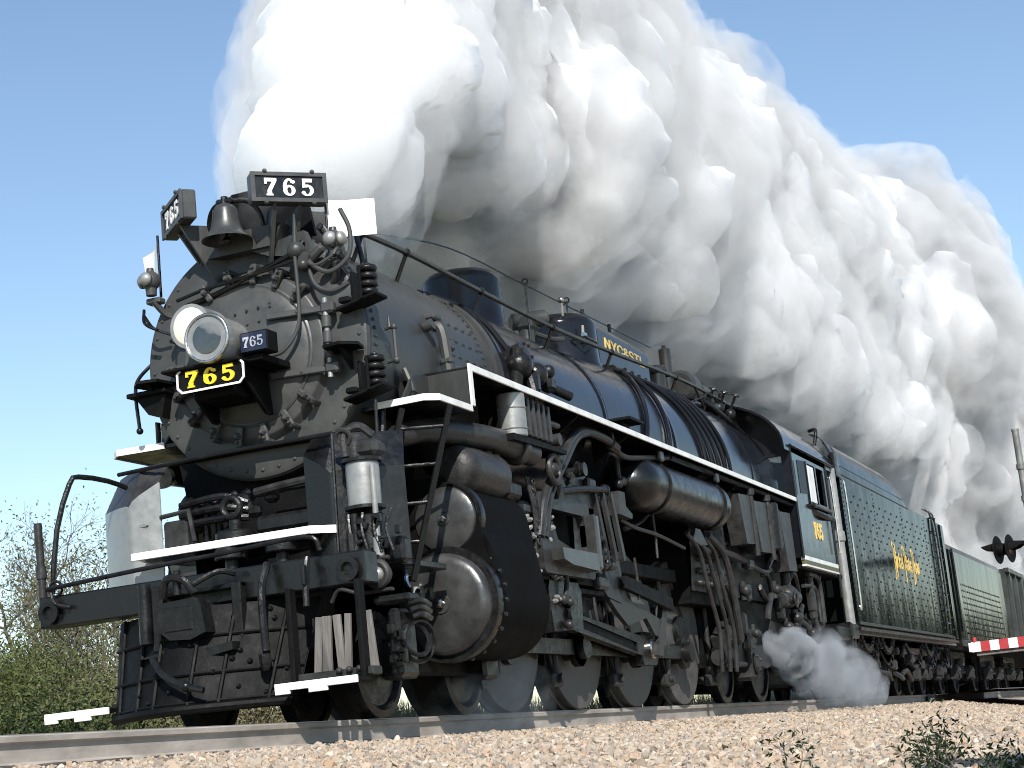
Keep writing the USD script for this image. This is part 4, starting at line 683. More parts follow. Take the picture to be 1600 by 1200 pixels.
for k in range(26):
    u, v = rnd.uniform(.25, .98), rnd.uniform(.05, .95); p = np.array(pil(u, v))
    L.add('pilot_bolt', bolt(p-[0, .0, 0], (0, -1, .2), rnd.uniform(.012, .026), .03), 'gear')
# platform in front of the smokebox with its white edge
L.add('front_walkway', b2(-.78, .80, 2.36, 3.15, 1.40, 1.43), 'black')
L.add('walkway_edge', [b2(-.79, .81, 2.335, 2.36, 1.395, 1.455, .004), prism([(.81, 2.335), (.95, 2.50), (.95, 2.53), (.81, 2.36)], 'z', 1.395, 1.455)], 'white', label='white front edge of the walkway under the smokebox')
for x in (.05, .5): L.add('walkway_post', [cyl((x, 2.45, 1.3), (x, 2.45, 1.395), .13, n=24, bev=.01), cyl((x, 2.45, 1.14), (x, 2.45, 1.3), .05)], 'gear')
# polished shields over the air compressors
def shield(s):
    P = np.array([(-.66, 2.60), (-.74, 2.575), (-.82, 2.55), (-.88, 2.532), (-.915, 2.53), (-.945, 2.545), (-.975, 2.57), (-1.06, 2.62), (-1.18, 2.71), (-1.28, 2.79), (-1.38, 2.88)])
    n = len(P); zt = np.interp(np.arange(n), [0, 4, 6, n-1], [2.04, 1.86, 1.88, 1.90]); V = []
    for o in (0, .012):
        for (x, y), z in zip(P, zt): V += [(x, y+o, 1.165), (x, y+o, z)]
    F = []
    for k in range(n-1):
        a = 2*k; F += [(a, a+2, a+3), (a, a+3, a+1)]; b = a+2*n; F += [(b, b+3, b+2), (b, b+1, b+3)]
        F += [(a+1, a+3, b+3), (a+1, b+3, b+1)]
    lo = (np.array(V), np.array(F)); V2 = []
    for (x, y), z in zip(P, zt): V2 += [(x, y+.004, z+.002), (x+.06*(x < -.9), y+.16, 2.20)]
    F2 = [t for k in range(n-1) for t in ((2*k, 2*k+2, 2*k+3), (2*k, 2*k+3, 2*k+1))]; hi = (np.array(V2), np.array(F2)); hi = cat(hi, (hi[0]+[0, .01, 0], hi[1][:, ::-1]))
    return (lo, hi) if s < 0 else (mirx(lo), mirx(hi))
for s, m, lb in ((-1, 'polish', 'polished shield on the far side of the pilot deck'), (1, 'black', 'black shield on the near side of the pilot deck')):
    lo, hi = shield(s); L.add('compressor_shield', lo, m, 45, label=lb); L.add('shield_hood', hi, 'dusty' if s < 0 else 'black', 45)  # upper panel stands in for a shadow across the top of the shield
L.add('shield_grab_iron', tube([(-1.0, 2.75, 1.98), (-.98, 2.70, 2.0), (-.86, 2.64, 2.0), (-.84, 2.68, 1.97)], .012, 6), 'black')
for z in (1.42, 1.70): L.add('shield_badge', prism(affinity.translate(affinity.scale(Point(0, 0).buffer(1, quad_segs=6), .045, .012), -.80, z), 'y', 2.545, 2.56), 'polish')
# air compressor on the near side
L.add('compressor_cylinder', [lathe([(0, 1.56), (.125, 1.56), (.13, 1.57), (.13, 1.88), (.12, 1.90), (0, 1.90)], (1.2, 2.52, 0), (0, 0, 1), 36)], 'polish', 40, label='bright compressor cylinder')
for z in (1.535, 1.9): L.add('compressor_flange', cyl((1.2, 2.52, z), (1.2, 2.52, z+.025), .155, n=28), 'gear')
L.add('compressor_head', [cyl((1.16, 2.5, 1.92), (1.16, 2.5, 2.06), .05), bx(1.26, 2.56, 2.0, .2, .2, .13, .04), tube([(1.1, 2.46, 1.95), (1.1, 2.46, 2.12), (1.2, 2.5, 2.18), (1.3, 2.55, 2.1)], .035), torus((1.1, 2.44, 2.1), (0, 1, .3), .06, .018, 18, 6)], 'dusty')
L.add('compressor_rod', [cyl((1.33, 2.42, 1.2), (1.33, 2.42, 1.85), .022), cyl((1.33, 2.42, 1.02), (1.33, 2.42, 1.3), .04)], 'polish')
L.add('compressor_lower', [cyl((1.22, 2.54, 1.15), (1.22, 2.54, 1.5), .12, n=24, bev=.02), bx(1.42, 2.55, 1.2, .18, .14, .2, .03), bx(1.08, 2.48, 1.35, .06, .06, .34, .015), cyl((1.15, 2.42, 1.18), (1.15, 2.42, 1.5), .03)]+[bx(1.12+.4*rnd.random(), 2.41, 1.18+.3*rnd.random(), .03+.03*rnd.random(), .05, .025+.05*rnd.random(), .008, (0, rnd.uniform(-30, 30), 0)) for _ in range(14)]+[tube([(1.1+.12*k, 2.42, 1.5), (1.12+.1*k, 2.39, 1.36), (1.16+.1*k, 2.4, 1.18)], .014, 6) for k in range(4)], 'gear')
L.add('compressor_valve', [torus((1.33, 2.36, 1.02), (0, 1, 0), .085, .03, 28, 8), cyl((1.33, 2.37, 1.02), (1.33, 2.44, 1.02), .085), bx(1.3, 2.4, 1.14, .24, .05, .03, .008), bx(1.3, 2.4, .9, .26, .06, .03, .008), bx(1.13, 2.38, 1.15, .04, .04, .4, .01)], 'dusty')
L.add('compressor_valve_cap', sph((1.33, 2.37, 1.02), .06, 2), 'polish')
L.add('compressor_base', prism([(.85, 1.12), (1.0, 1.12), (1.02, 1.02), (.86, 1.04)], 'y', 2.3, 2.4), 'dusty')
# coupler, cut lever, hand irons, hoses
L.add('coupler', [prism(affinity.translate(affinity.scale(Polygon([(-.22, 1.0), (.18, 1.02), (.26, .93), (.30, .66), (.12, .6), (-.12, .62), (-.26, .74)]).difference(rect(-.16, -.07, .72, .92, .02)).difference(Point(.12, .82).buffer(.05)), .74, .72, origin=(0, .82)), 0.04, 0), 'y', 1.66, 1.8), bx(.04, 1.9, .82, .3, .5, .24, .04)], 'gear', label='folded drop coupler')
L.add('coupler_door_frame', [b2(-.36, .44, 1.90, 1.97, 1.02, 1.06), b2(.36, .44, 1.88, 1.97, .58, 1.06), prism([(-.14, .56), (.42, .62), (.42, .56), (-.02, .50)], 'y', 1.75, 1.95)], 'gear')
L.add('coupler_pin', [tube([(-.1, 1.7, 1.0), (-.04, 1.66, 1.12), (.1, 1.66, 1.1), (.16, 1.7, 1.0)], .03), cyl((.02, 1.7, 1.0), (.02, 1.7, 1.18), .03), tube([(.1, 1.7, 1.04), (.3, 1.8, 1.14), (.4, 1.9, 1.12)], .022)], 'gear')
L.add('knuckle_bolt', [cyl((-.32, 1.78, .68), (-.32, 1.78, 1.12), .05), b2(-.26, -.16, 1.76, 1.86, .60, 1.1, .02), prism([(-.40, .57), (-.16, .57), (-.14, .62), (-.2, .6)], 'y', 1.74, 1.84)], 'gear')
L.add('cut_lever', [tube([(-1.3, 1.93, 1.22), (-.4, 1.9, 1.26), (.3, 1.88, 1.28), (1.0, 1.9, 1.31), (1.1, 1.93, 1.2)], .018), tube([(-1.28, 1.95, 1.22), (-1.22, 1.93, 1.1), (-1.1, 1.95, 1.06)], .016)], 'gear')
L.add('deck_hand_rail', tube([(-1.12, 2.72, 2.18), (-.7, 2.62, 2.17), (0, 2.55, 2.17), (.95, 2.55, 2.17)], .018, 8), 'black')
L.add('hand_rail_post', [tube([(.95, 2.55, 2.17), (.95, 2.5, 1.15)], .014)], 'black')
L.add('corner_rail', tube([(-1.34, 2.06, 1.2), (-1.30, 2.1, 1.7), (-1.22, 2.18, 2.06), (-1.17, 2.24, 2.12), (-1.08, 2.5, 2.10), (-1.04, 2.7, 2.06)], .022, 8, 2), 'gear')
L.add('flag_socket_post', [cyl((-1.40, 2.02, 1.17), (-1.42, 2.02, 1.76), .032, n=12), cyl((-1.405, 2.02, 1.32), (-1.41, 2.02, 1.42), .042, n=12)], 'dusty')
for x in (-1.3, 1.3): L.add('poling_pocket', lathe([(.05, 0), (.085, .02), (.09, .05), (.05, .05), (.04, .02), (0, .02)], (x, 1.98, 1.04), (0, -1, 0), 20), 'gear')
L.add('rail_loop', torus((-1.25, 1.98, 1.22), (0, 1, 0), .06, .012, 18, 6), 'gear')
L.add('beam_rail', [tube([(-.66, 2.6, 1.75), (-.34, 2.5, 1.75), (-.30, 2.5, 1.5)], .02, 8, 1), b2(-.62, -.4, 2.55, 2.62, 1.46, 1.7, .02)], 'dusty')
L.add('air_hose', [tube([(.66, 1.92, 1.16), (.65, 1.84, 1.0), (.66, 1.8, .8), (.67, 1.8, .52)], .03, 8), bolt((.655, 1.8, .5), (0, 0, -1), .045, .12)], 'gear')
L.add('signal_hose', [tube([(1.0, 1.9, 1.16), (1.0, 1.86, 1.02), (1.0, 1.84, .8)], .024, 8), b2(.99, 1.02, 1.8, 1.86, .95, 1.1)], 'gear')
L.add('drain_hose', [tube([(-.16, 1.6, .55), (-.02, 1.52, .42), (.15, 1.5, .33), (.3, 1.52, .28)], .025, 8), sph((.17, 1.5, .32), .04, 1)], 'gear')
L.add('walkway_clutter', [tube([(-.55+.12*k, 2.9, 1.55), (-.5+.12*k, 2.85, 1.8), (-.4+.12*k, 2.95, 1.9)], .035, 8) for k in range(4)]+[tube([(-.6, 2.8, 1.85-.08*k), (-.2, 2.78, 1.87-.09*k), (.0, 2.85, 1.8-.06*k)], .03, 8) for k in range(3)]+[bx(rnd.uniform(-.6, .7), 2.88, rnd.uniform(1.45, 1.85), .12, .1, .1, .03) for _ in range(14)]+[cyl((-.05, 2.7, 1.44), (-.05, 2.7, 1.56), .16, n=24, bev=.02), torus((-.02, 2.62, 1.74), (0, 1, 0), .075, .028, 22, 8), cyl((-.02, 2.66, 1.5), (-.02, 2.66, 1.7), .05), b2(.1, .62, 2.75, 2.85, 1.52, 1.66, .05)], 'gear', label='pipes and valves crowded on the walkway')
L.add('walkway_pipe', tube([(.1, 2.8, 1.86), (.4, 2.78, 1.88), (.7, 2.8, 1.9)], .035, 8), 'dusty')
L.add('smokebox_saddle', [prism([(-.9, 2.3), (.9, 2.3), (.7, 1.15), (-.7, 1.15)], 'y', 3.3, 4.2)], 'dark')
L.add('smokebox_step_bar', b2(.1, .75, 3.05, 3.1, 1.88, 1.95, .02), 'gear')
# foot steps at the pilot corners
for s, lab in ((1, 'white edged pilot foot step nearest the ballast'), (-1, 'white edged pilot foot step on the far side')):
    xa, xb = (.80, 1.42) if s > 0 else (-1.32, -.78)
    L.add('foot_step', prism(rect(xa, xb, 1.90-.2*(s > 0), 2.1-.1*(s > 0)), 'z', .235, .26), 'dark')
    y_ = 1.69 if s > 0 else 1.89
    L.add('foot_step_edge', cat(b2(xa-.02, xb+.02, y_-.01, y_+.01, .215, .268, .003), b2(xa-.02, xa+.10, y_-.008, y_+.012, .19, .22, .003), b2(xa+.25, xa+.40, y_-.008, y_+.012, .185, .22, .003)), 'white', label=lab)
    if s > 0:
        for x in (.84, 1.40): L.add('foot_step_hanger', b2(x-.02, x+.02, 1.85, 1.95, .25, .95), 'dark')
    else: L.add('foot_step_hanger', tube([(-.85, 2.0, .24), (-.74, 2.05, .3), (-.66, 2.1, .5)], .025), 'dark')
for x, w, t in ((1.05, .07, 3), (1.15, .06, -2), (1.22, .05, 4), (1.38, .11, -4), (.98, .06, 6)): L.add('step_plank', bx(x, 2.02, .52, w, .03, .42, .004, (0, t, 0)), 'wood')
L.add('step_beam', [b2(.82, 1.46, 1.9, 2.05, .27, .33)]+[sph((1.2+.08*k, 1.88, .32), .025, 1) for k in range(3)], 'dusty')
# hose bundle and pilot-truck parts right of the steps
L.add('hose_bundle', [tube([(1.55, 2.35+.04*k, .78-.05*k), (1.6, 2.5, .80-.05*k), (1.55, 2.75, .78-.05*k)], .025, 7) for k in range(3)]+[torus((1.55, 2.45, .52), (.9, -.4, .3), .13, .018, 24, 6), torus((1.56, 2.5, .5), (.9, -.4, -.1), .15, .016, 24, 6), b2(1.4, 1.5, 2.3, 2.6, .25, .75, .03), bx(1.45, 2.4, .82, .3, .2, .06, .02)]+[bx(1.42+.12*rnd.random(), 2.27, .3+.4*rnd.random(), .06, .05, .03+.06*rnd.random(), .01) for _ in range(9)], 'gear')
L.add('hanging_hook', tube([(1.12, 2.0, .82), (1.2, 1.98, .9), (1.34, 1.98, .86)], .014), 'dusty')
for y in (3.3, 4.95):
    for s in (1, -1): L.add('pilot_truck_wheel', (lambda g: g if s > 0 else mirx(g))(lathe([(.05, .74), (.34, .72), (.36, .69), (.42, .69), (.42, .82), (.36, .83), (.32, .79), (.1, .8)], (0, y, .42), (1, 0, 0), 40)), 'gear')
L.add('pilot_truck_frame', b2(.86, .95, 2.8, 5.5, .32, .6, .03), 'dark')
for y in (3.3, 4.95): L.add('pilot_truck_box', b2(.9, 1.1, y-.16, y+.16, .28, .6, .03), 'gear')

# ================================================================== TENDER
T = Thing('tender', 'black riveted coal tender with gold road name on its side', 'tender', (0, 24.6, 0))
def side_curve(u, v, x0, zt, xin):        # straight side curling inward at the top
    return x0-(x0-xin)*(1-math.cos(v*math.pi/2)), zt*math.sin(v*math.pi/2)
body = Polygon([(19.3, 1.16), (30.05, 1.16), (30.05, 3.55), (19.3, 3.55)])
for s in (1, -1):
    m_ = (lambda g: g) if s > 0 else mirx
    sidem = T.add('tank_side', m_(b2(1.545, 1.57, 19.3, 30.05, 1.16, 3.6, .004)), 'tender', 20)
    def bunk(u, v):
        y = 19.55+u*6.35; h = .56*(1 if u < .72 else math.sqrt(max(0, 1-((u-.72)/.28)**2))); x, z = side_curve(u, v, 1.565, h, 1.34); return (x, y, 3.6+z)
    T.add('bunker_side', m_(quadg(bunk, 40, 8)), 'tender', True)
    T.add('bunker_moulding', m_(cat(b2(1.56, 1.585, 19.35, 25.9, 3.575, 3.61), tube([(1.55, 19.5, 3.74), (1.55, 25.4, 3.72)], .012))), 'tender')
    T.add('bunker_rim', m_(tube([bunk(u, 1) for u in np.linspace(0, 1, 30)], .02, 6, 1)), 'tender')
    T.add('bottom_sill', m_(cat(b2(1.42, 1.59, 19.3, 30.05, 1.02, 1.07), b2(1.42, 1.585, 19.3, 30.05, 1.11, 1.16), b2(1.42, 1.52, 19.3, 30.05, .96, 1.12))), 'black')
    T.add('rivets', m_(cat(*[lathe([(.024, 0), (.018, .012), (0, .017)], (1.57, 19.75+.58*i+(.29 if j % 2 else 0), 1.3+.125*j), (1, 0, 0), 6) for i in range(18) for j in range(17)])), 'rivet', True, kind='stuff')
    T.add('edge_rivets', m_(cat(*[lathe([(.016, 0), (.012, .009), (0, .012)], (1.57, y, z), (1, 0, 0), 5) for y in (19.4, 22.1, 24.9, 27.6, 29.95) for z in np.arange(1.25, 3.55, .075)])), 'rivet', True, kind='stuff')
    T.add('corner_strip', m_(b2(1.565, 1.60, 29.7, 30.05, 1.1, 3.58)), 'tender'); T.add('front_hand_rail', m_(tube([(1.6, 19.35, 1.4), (1.63, 19.35, 1.5), (1.63, 19.35, 3.3), (1.6, 19.35, 3.4)], .018)), 'steel')
    T.add('side_ladder', m_(cat(*[tube([(1.60, y, 1.2), (1.62, y, 2.4), (1.60, y, 3.62), (1.45, y, 3.85)], .022, 6) for y in (28.55, 28.95)], *[tube([(1.62, 28.55, z), (1.62, 28.95, z)], .014, 6) for z in np.arange(1.4, 3.7, .28)])), 'black')
    T.add('lift_ring', m_(torus((1.4, 29.7, 3.66), (0, 1, 0), .09, .02, 18, 6)), 'black')
T.add('tank_body', b2(-1.54, 1.54, 19.32, 30.03, 1.1, 3.58, .02), 'tender'); T.add('water_hatch', [cyl((0, 28.2, 3.55), (0, 28.2, 3.78), .4, n=28, bev=.02)], 'tender')
T.add('coal', quadg(lambda u, v: (-1.4+2.8*u, 19.6+6*v, 3.6+.45*math.sin(math.pi*u)*(.6+.4*math.sin(2+v*3))), 14, 24), 'coal', True)
T.add('front_sheet', [b2(-1.5, 1.5, 19.25, 19.3, 1.2, 3.9)], 'tender')
def hood(u, v):
    a = math.pi/2*v; return (1.25+.33*math.cos(a), 18.92+.42*u, 3.62+.62*math.sin(a))
hd = quadg(hood, 4, 10); T.add('front_hood', [hd, (hd[0]-[.02, 0, 0], hd[1][:, ::-1]), b2(1.52, 1.6, 18.95, 19.3, 3.5, 3.9), tube([(1.3, 18.92, 4.0), (1.35, 19.0, 4.3), (1.2, 19.2, 4.34)], .03)], 'gear', True)
T.add('standpipe', [cyl((1.52, 18.86, 1.1), (1.52, 18.86, 3.62), .075, n=20), cyl((1.52, 18.86, 2.42), (1.52, 18.86, 2.6), .1, n=20, bev=.02)], 'polish', label='bright vertical pipe between cab and tender')
T.add('standpipe', [cyl((1.42, 19.06, 1.1), (1.42, 19.06, 3.6), .035, n=12)], 'black')
T.add('front_beam', [b2(-1.5, 1.56, 18.7, 19.25, .88, 1.14, .03), b2(1.2, 1.52, 17.8, 18.75, .85, 1.05, .02)], 'black')
T.add('front_step', [b2(1.3, 1.55, 18.75, 19.05, .36, .39), b2(1.5, 1.53, 18.78, 18.82, .38, .9), b2(1.5, 1.53, 19.0, 19.04, .38, .9), b2(1.3, 1.55, 18.75, 19.05, .62, .645)], 'black')
# gold road name: tall swash capitals and small letters
def word(s):
    x = 0; out = []; prev = 0
    for w in s.split():
        v, f, w0 = text_m(w[0], .62, .005, False, .34); v = v-[0, .17, 0]; out.append((v+[x, 0, 0], f))
        out.append((np.array(tm(trimesh.creation.extrude_polygon(LineString([(x-.10, .40), (x-.04, .46), (x+.04, .42), (x+.02, -.18), (x-.06, -.22)]).buffer(.016), .005, engine='earcut'))[0]), tm(trimesh.creation.extrude_polygon(LineString([(x-.10, .40), (x-.04, .46), (x+.04, .42), (x+.02, -.18), (x-.06, -.22)]).buffer(.016), .005, engine='earcut'))[1]))
        x += w0+.03
        for ch in w[1:]:
            v, f, w1 = text_m(ch, .30, .005, False, .62); out.append((v+[x, 0, 0], f)); x += w1+.035
        x += .14
    return cat(*out), x
(wv, wf), ww = word('Nickel Plate Road'); wv = wv*[2.9/ww, 1, 1]
T.add('road_name', (on_side(wv, 23.45, 2.28, 1.5705), wf), 'gold', 20, label='gold lettered road name')
# six-wheel trucks with equalisers, boxes and hanging chains
def tender_truck(th, yc, wb, r, n):
    ys = yc+np.linspace(-wb/2, wb/2, n)
    for s in (1, -1):
        m_ = (lambda g: g) if s > 0 else mirx
        fr = unary_union([rect(ys[0]-.35, ys[-1]+.35, .70, .92, .05)]+[Polygon([(y-.22, .30), (y+.22, .30), (y+.26, .92), (y-.26, .92)]) for y in ys]+[Polygon([(a+.35, .34), (b-.35, .34), (b-.2, .75), (a+.2, .75)]) for a, b in zip(ys[:-1], ys[1:])])
        fr = fr.difference(unary_union([Point((a+b)/2, .60).buffer(.10) for a, b in zip(ys[:-1], ys[1:])]))
        th.add('truck_side_frame', m_(prism(fr, 'x', .98, 1.06)), 'gear')
        for y in ys:
            w = th.add('truck_wheel', m_(lathe([(.05, .75), (r-.08, .72), (r-.06, .69), (r, .69), (r, .82), (r-.06, .83), (r-.09, .79), (.1, .8)], (0, y, r), (1, 0, 0), 36)), 'gear')
            th.add('journal_box', m_(cat(b2(1.05, 1.24, y-.15, y+.15, r-.16, r+.18, .03), prism(rect(y-.13, y+.13, r-.13, r+.13, .03), 'x', 1.24, 1.27), bolt((1.27, y, r+.05), (1, 0, 0), .04, .03))), 'dusty')
        for a, b in zip(ys[:-1], ys[1:]):
            y = (a+b)/2
            th.add('coil_spring', m_(cat(*[torus((1.1, y-.12+.24*q_, .5+.05*k), (0, 0, 1), .07, .022, 14, 6) for q_ in (0, 1) for k in range(6)])), 'dusty', True)
            th.add('spring_plank', m_(b2(1.0, 1.2, y-.3, y+.3, .42, .47, .02)), 'dusty')
    return ys
def chain(th, p, q, sag, m='dusty'):
    p, q = np.array(p, float), np.array(q, float); L_ = np.linalg.norm(q-p)+sag; n = max(4, int(L_/.075)); out = []
    for k in range(n):
        t = (k+.5)/n; c = p+(q-p)*t-np.array([0, 0, sag*4*t*(1-t)*.5]); out.append(torus(c, (1, .4*(-1)**k, .3*(-1)**k), .045, .014, 10, 5))
    th.add('hanging_chain', cat(*out), m, True)
t1 = tender_truck(T, 21.6, 3.0, .43, 3); t2 = tender_truck(T, 27.7, 3.0, .43, 3)
for y in (19.7, 21.4, 22.9, 26.0, 27.8, 29.4): chain(T, (1.44, y, 1.0), (1.3, y+.15, .5), .1)
for y in (19.9, 21.7, 26.3): chain(T, (1.44, y, .98), (1.44, y+1.1, .98), .5)
for k in range(26):
    y = rnd.uniform(19.5, 29.8); z = rnd.uniform(.35, .95)
    T.add('brake_rigging', tube([(1.25, y, z), (1.3, y+rnd.uniform(.2, .6), z+rnd.uniform(-.25, .25)), (1.28, y+rnd.uniform(.6, 1.0), z+rnd.uniform(-.2, .2))], rnd.uniform(.02, .045), 6) if k % 2 else bx(1.3, y, z, .15, rnd.uniform(.12, .3), rnd.uniform(.1, .25), .03), 'dusty')
T.add('underframe', b2(-.55, .55, 19.4, 30.2, .28, 1.05), 'dark'); T.add('drawbar', b2(-.15, .15, 30, 30.8, .85, 1.05), 'dark')  # underframe deepened to block the bright gap under the tender

# auxiliary water car and freight cars behind it
A = Thing('water_car', 'dark riveted auxiliary water tender coupled behind the coal tender', 'tender', (0, 36, 0))
pr = Polygon([(-1.5, 1.12), (1.5, 1.12), (1.5, 3.15), (1.42, 3.3), (.9, 3.42), (-.9, 3.42), (-1.42, 3.3), (-1.5, 3.15)])
A.add('tank', prism(pr, 'y', 30.9, 40.5), 'tender', 25); A.add('end_hand_rail', tube([(1.55, 31.3, 1.3), (1.55, 31.3, 3.0), (1.53, 31.2, 3.1), (1.5, 31.0, 3.12)], .025), 'black')
A.add('end_panel', b2(1.5, 1.53, 30.95, 31.7, 1.15, 3.1), 'tender')
A.add('rivets', cat(*[lathe([(.028, 0), (.02, .012), (0, .018)], (1.5, 32.4+.3*i, 1.3+.14*j), (1, 0, 0), 6) for i in range(24) for j in range(9)]), 'rivet', True, kind='stuff')
A.add('sill', b2(-1.5, 1.54, 30.9, 40.5, .98, 1.12), 'black'); A.add('manhole', cyl((0, 36, 3.4), (0, 36, 3.6), .4), 'black')
tender_truck(A, 32.9, 2.2, .43, 2); tender_truck(A, 38.4, 2.2, .43, 2); A.add('underframe', b2(-.55, .55, 30.7, 40.7, .3, 1.0), 'dark')
def hopper(y0, label, m):
    h = Thing('hopper_car', label, 'hopper car', (0, y0+6, 0), 'freight cars trailing behind the water car')
    h.add('car_body', prism(Polygon([(-1.5, 1.2), (1.5, 1.2), (1.55, 3.1), (1.5, 3.3), (-1.5, 3.3), (-1.55, 3.1)]), 'y', y0, y0+12), m)
    for k in range(9): h.add('side_post', b2(1.5, 1.62, y0+.3+1.42*k, y0+.42+1.42*k, 1.2, 3.3), m)
    h.add('top_chord', b2(1.5, 1.64, y0, y0+12, 3.2, 3.32), m); h.add('underframe', b2(-.8, .8, y0-.3, y0+12.3, .7, 1.2), 'dark'); h.add('bottom_sill', b2(1.4, 1.6, y0, y0+12, 1.05, 1.22), 'dark')
    tender_truck(h, y0+1.8, 1.8, .42, 2); tender_truck(h, y0+10.2, 1.8, .42, 2)
for k, (lb, m) in enumerate((('dark freight hopper first behind the water car', 'olivecar'), ('dark oxide hopper second behind the water car', 'redbrown'), ('dark freight hopper third behind the water car', 'olivecar'), ('distant dark hopper at the tail of the visible train', 'redbrown'))): hopper(41.3+12.9*k, lb, m)

# ================================================================== CROSSING SIGNAL AND GATE
S = Thing('crossing_signal', 'galvanised crossing signal mast with a hooded flasher at the right edge', 'signal', (3.42, 30.4, -.5))
px, py = 3.42, 30.4
S.add('mast', [cyl((px, py, -.4), (px, py, 5.45), .075, n=20), cyl((px, py, 5.45), (px, py, 5.5), .085, n=20)], 'concrete')
S.add('mast_base', cyl((px, py, -.5), (px, py, -.1), .2, .14, 20), 'concrete')
S.add('cross_arm', [tube([(px, py, 3.0), (px-.6, py-.1, 3.02)], .03, 8, 1), bx(px, py, 3.0, .2, .2, .14, .02)], 'gear')
for s in (-1, 1):
    c = np.array([px-.62+.12*s, py-.05, 2.92]); d_ = np.array([s*.97, -.24*s, 0])
    S.add('flasher_disc', lathe([(0, 0), (.30, 0), (.31, .01), (.30, .02), (0, .025)], c, d_, 32), 'dark')
    S.add('flasher_housing', lathe([(.15, 0), (.14, .1), (.08, .16), (0, .17)], c, -d_*.6, 24), 'dark')
    e_ = np.array([d_[1], -d_[0], 0])
    S.add('flasher_hood', [quadg(lambda u, v: c+e_*.17*math.cos(math.pi*u)+d_*(.02+.36*v*math.sin(math.pi*u)**.5)+np.array([0, 0, .17*math.sin(math.pi*u)-.05*v]), 14, 4)], 'dark', True)
    S.add('flasher_lens', lathe([(0, .03), (.1, .03), (.15, .02)], c, d_, 24), 'lensred')
for z in (3.9, 4.6): S.add('mast_bracket', cyl((px, py, z), (px, py, z+.12), .1, n=16), 'concrete')
# gate
Gt = Thing('crossing_gate', 'red and white striped crossing gate arm lowered beside the train', 'crossing gate', (4.6, 31.2, -.5))
def gp(x): return np.array([x, 30.9, .92])
xs_ = np.arange(1.72, 5.3, .20)
for k, x in enumerate(xs_):
    m = 'red' if k % 2 else 'white'
    a, b = gp(x), gp(x+.20); Gt.add('arm_stripe', b2(a[0], b[0], 30.87, 30.92, a[2]-.11, a[2]+.11, .003), m)
Gt.add('arm_end_cap', b2(1.66, 1.72, 30.86, 30.93, .82, 1.02), 'white'); Gt.add('arm_beam', b2(1.8, 5.4, 30.93, 31.0, .72, .81), 'wood'); Gt.add('gate_light', [cyl((1.8, 30.9, 1.03), (1.8, 30.9, 1.13), .05, n=12)], 'red')
Gt.add('gate_mechanism', [b2(5.2, 5.7, 30.8, 31.3, .1, 1.0, .04), cyl((5.45, 31.05, -.5), (5.45, 31.05, .2), .12)], 'concrete')

# ================================================================== VEGETATION
def leaf_mat(name, cols, tr=.3):
    return usdkit.material(stage, '/World/Looks/'+name, {'g': ('geometry', {}), 'r': ('rgb_ramp', {'ramp': [(i/(len(cols)-1), c) for i, c in enumerate(cols)]}),
        'd': ('principled_bsdf', {'roughness': .6, 'specular_ior_level': .3}), 't': ('translucent_bsdf', {}), 'm': ('mix_closure', {'fac': tr})},
        [('g.random_per_island', 'r.fac'), ('r.color', 'd.base_color'), ('r.color', 't.color'), ('d.BSDF', 'm.closure1'), ('t.BSDF', 'm.closure2')], surface='m.closure')
M['leaf_green'] = leaf_mat('green_leaves', [(.10, .12, .04), (.18, .2, .07), (.26, .26, .11), (.32, .28, .15)])
M['leaf_dark'] = leaf_mat('dark_leaves', [(.015, .03, .008), (.035, .06, .015), (.06, .09, .025)])
M['leaf_autumn'] = leaf_mat('autumn_leaves', [(.12, .12, .05), (.2, .17, .08), (.32, .16, .06), (.42, .14, .05), (.22, .2, .1)])
M['leaf_straw'] = leaf_mat('straw_leaves', [(.22, .2, .11), (.32, .28, .17), (.17, .19, .08), (.38, .33, .22)])
M['leaf_grey'] = leaf_mat('grey_leaves', [(.14, .13, .10), (.24, .22, .18), (.3, .27, .22), (.12, .13, .07)])
def leaves(P, size, rg, el=1.6):
    n = len(P); a = rg.normal(size=(n, 3)); a /= np.linalg.norm(a, axis=1, keepdims=True); b = np.cross(a, rg.normal(size=(n, 3))); b /= np.linalg.norm(b, axis=1, keepdims=True)
    s = size*rg.uniform(.6, 1.3, (n, 1)); a = a*s*el; b = b*s
    V = np.stack([P-a, P+b*.55-a*.1, P+a, P-b*.55-a*.1], 1).reshape(-1, 3); k = np.arange(n)[:, None]*4
    return V, np.vstack([k+[0, 1, 2], k+[0, 2, 3]])
def branch(rg, p, d, ln, r, lev, out, tips, spread=.55, upb=.12):
    n = 4; P = [p]
    for _ in range(n):
        d = d+rg.normal(size=3)*.13+np.array([0, 0, upb*.4]); d /= np.linalg.norm(d); P.append(P[-1]+d*ln/n)
    out.append(tube(P, r, 5 if lev else 7, 1, r*.55))
    if lev == 0: tips.append(P[-1]); tips.append(P[-2]); return
    for k in range(rg.integers(3, 5)):
        q = P[rg.integers(2, 5)]; e = d+rg.normal(size=3)*spread+np.array([0, 0, upb]); e /= np.linalg.norm(e); branch(rg, q, e, ln*rg.uniform(.6, .82), r*.52, lev-1, out, tips, spread, upb)
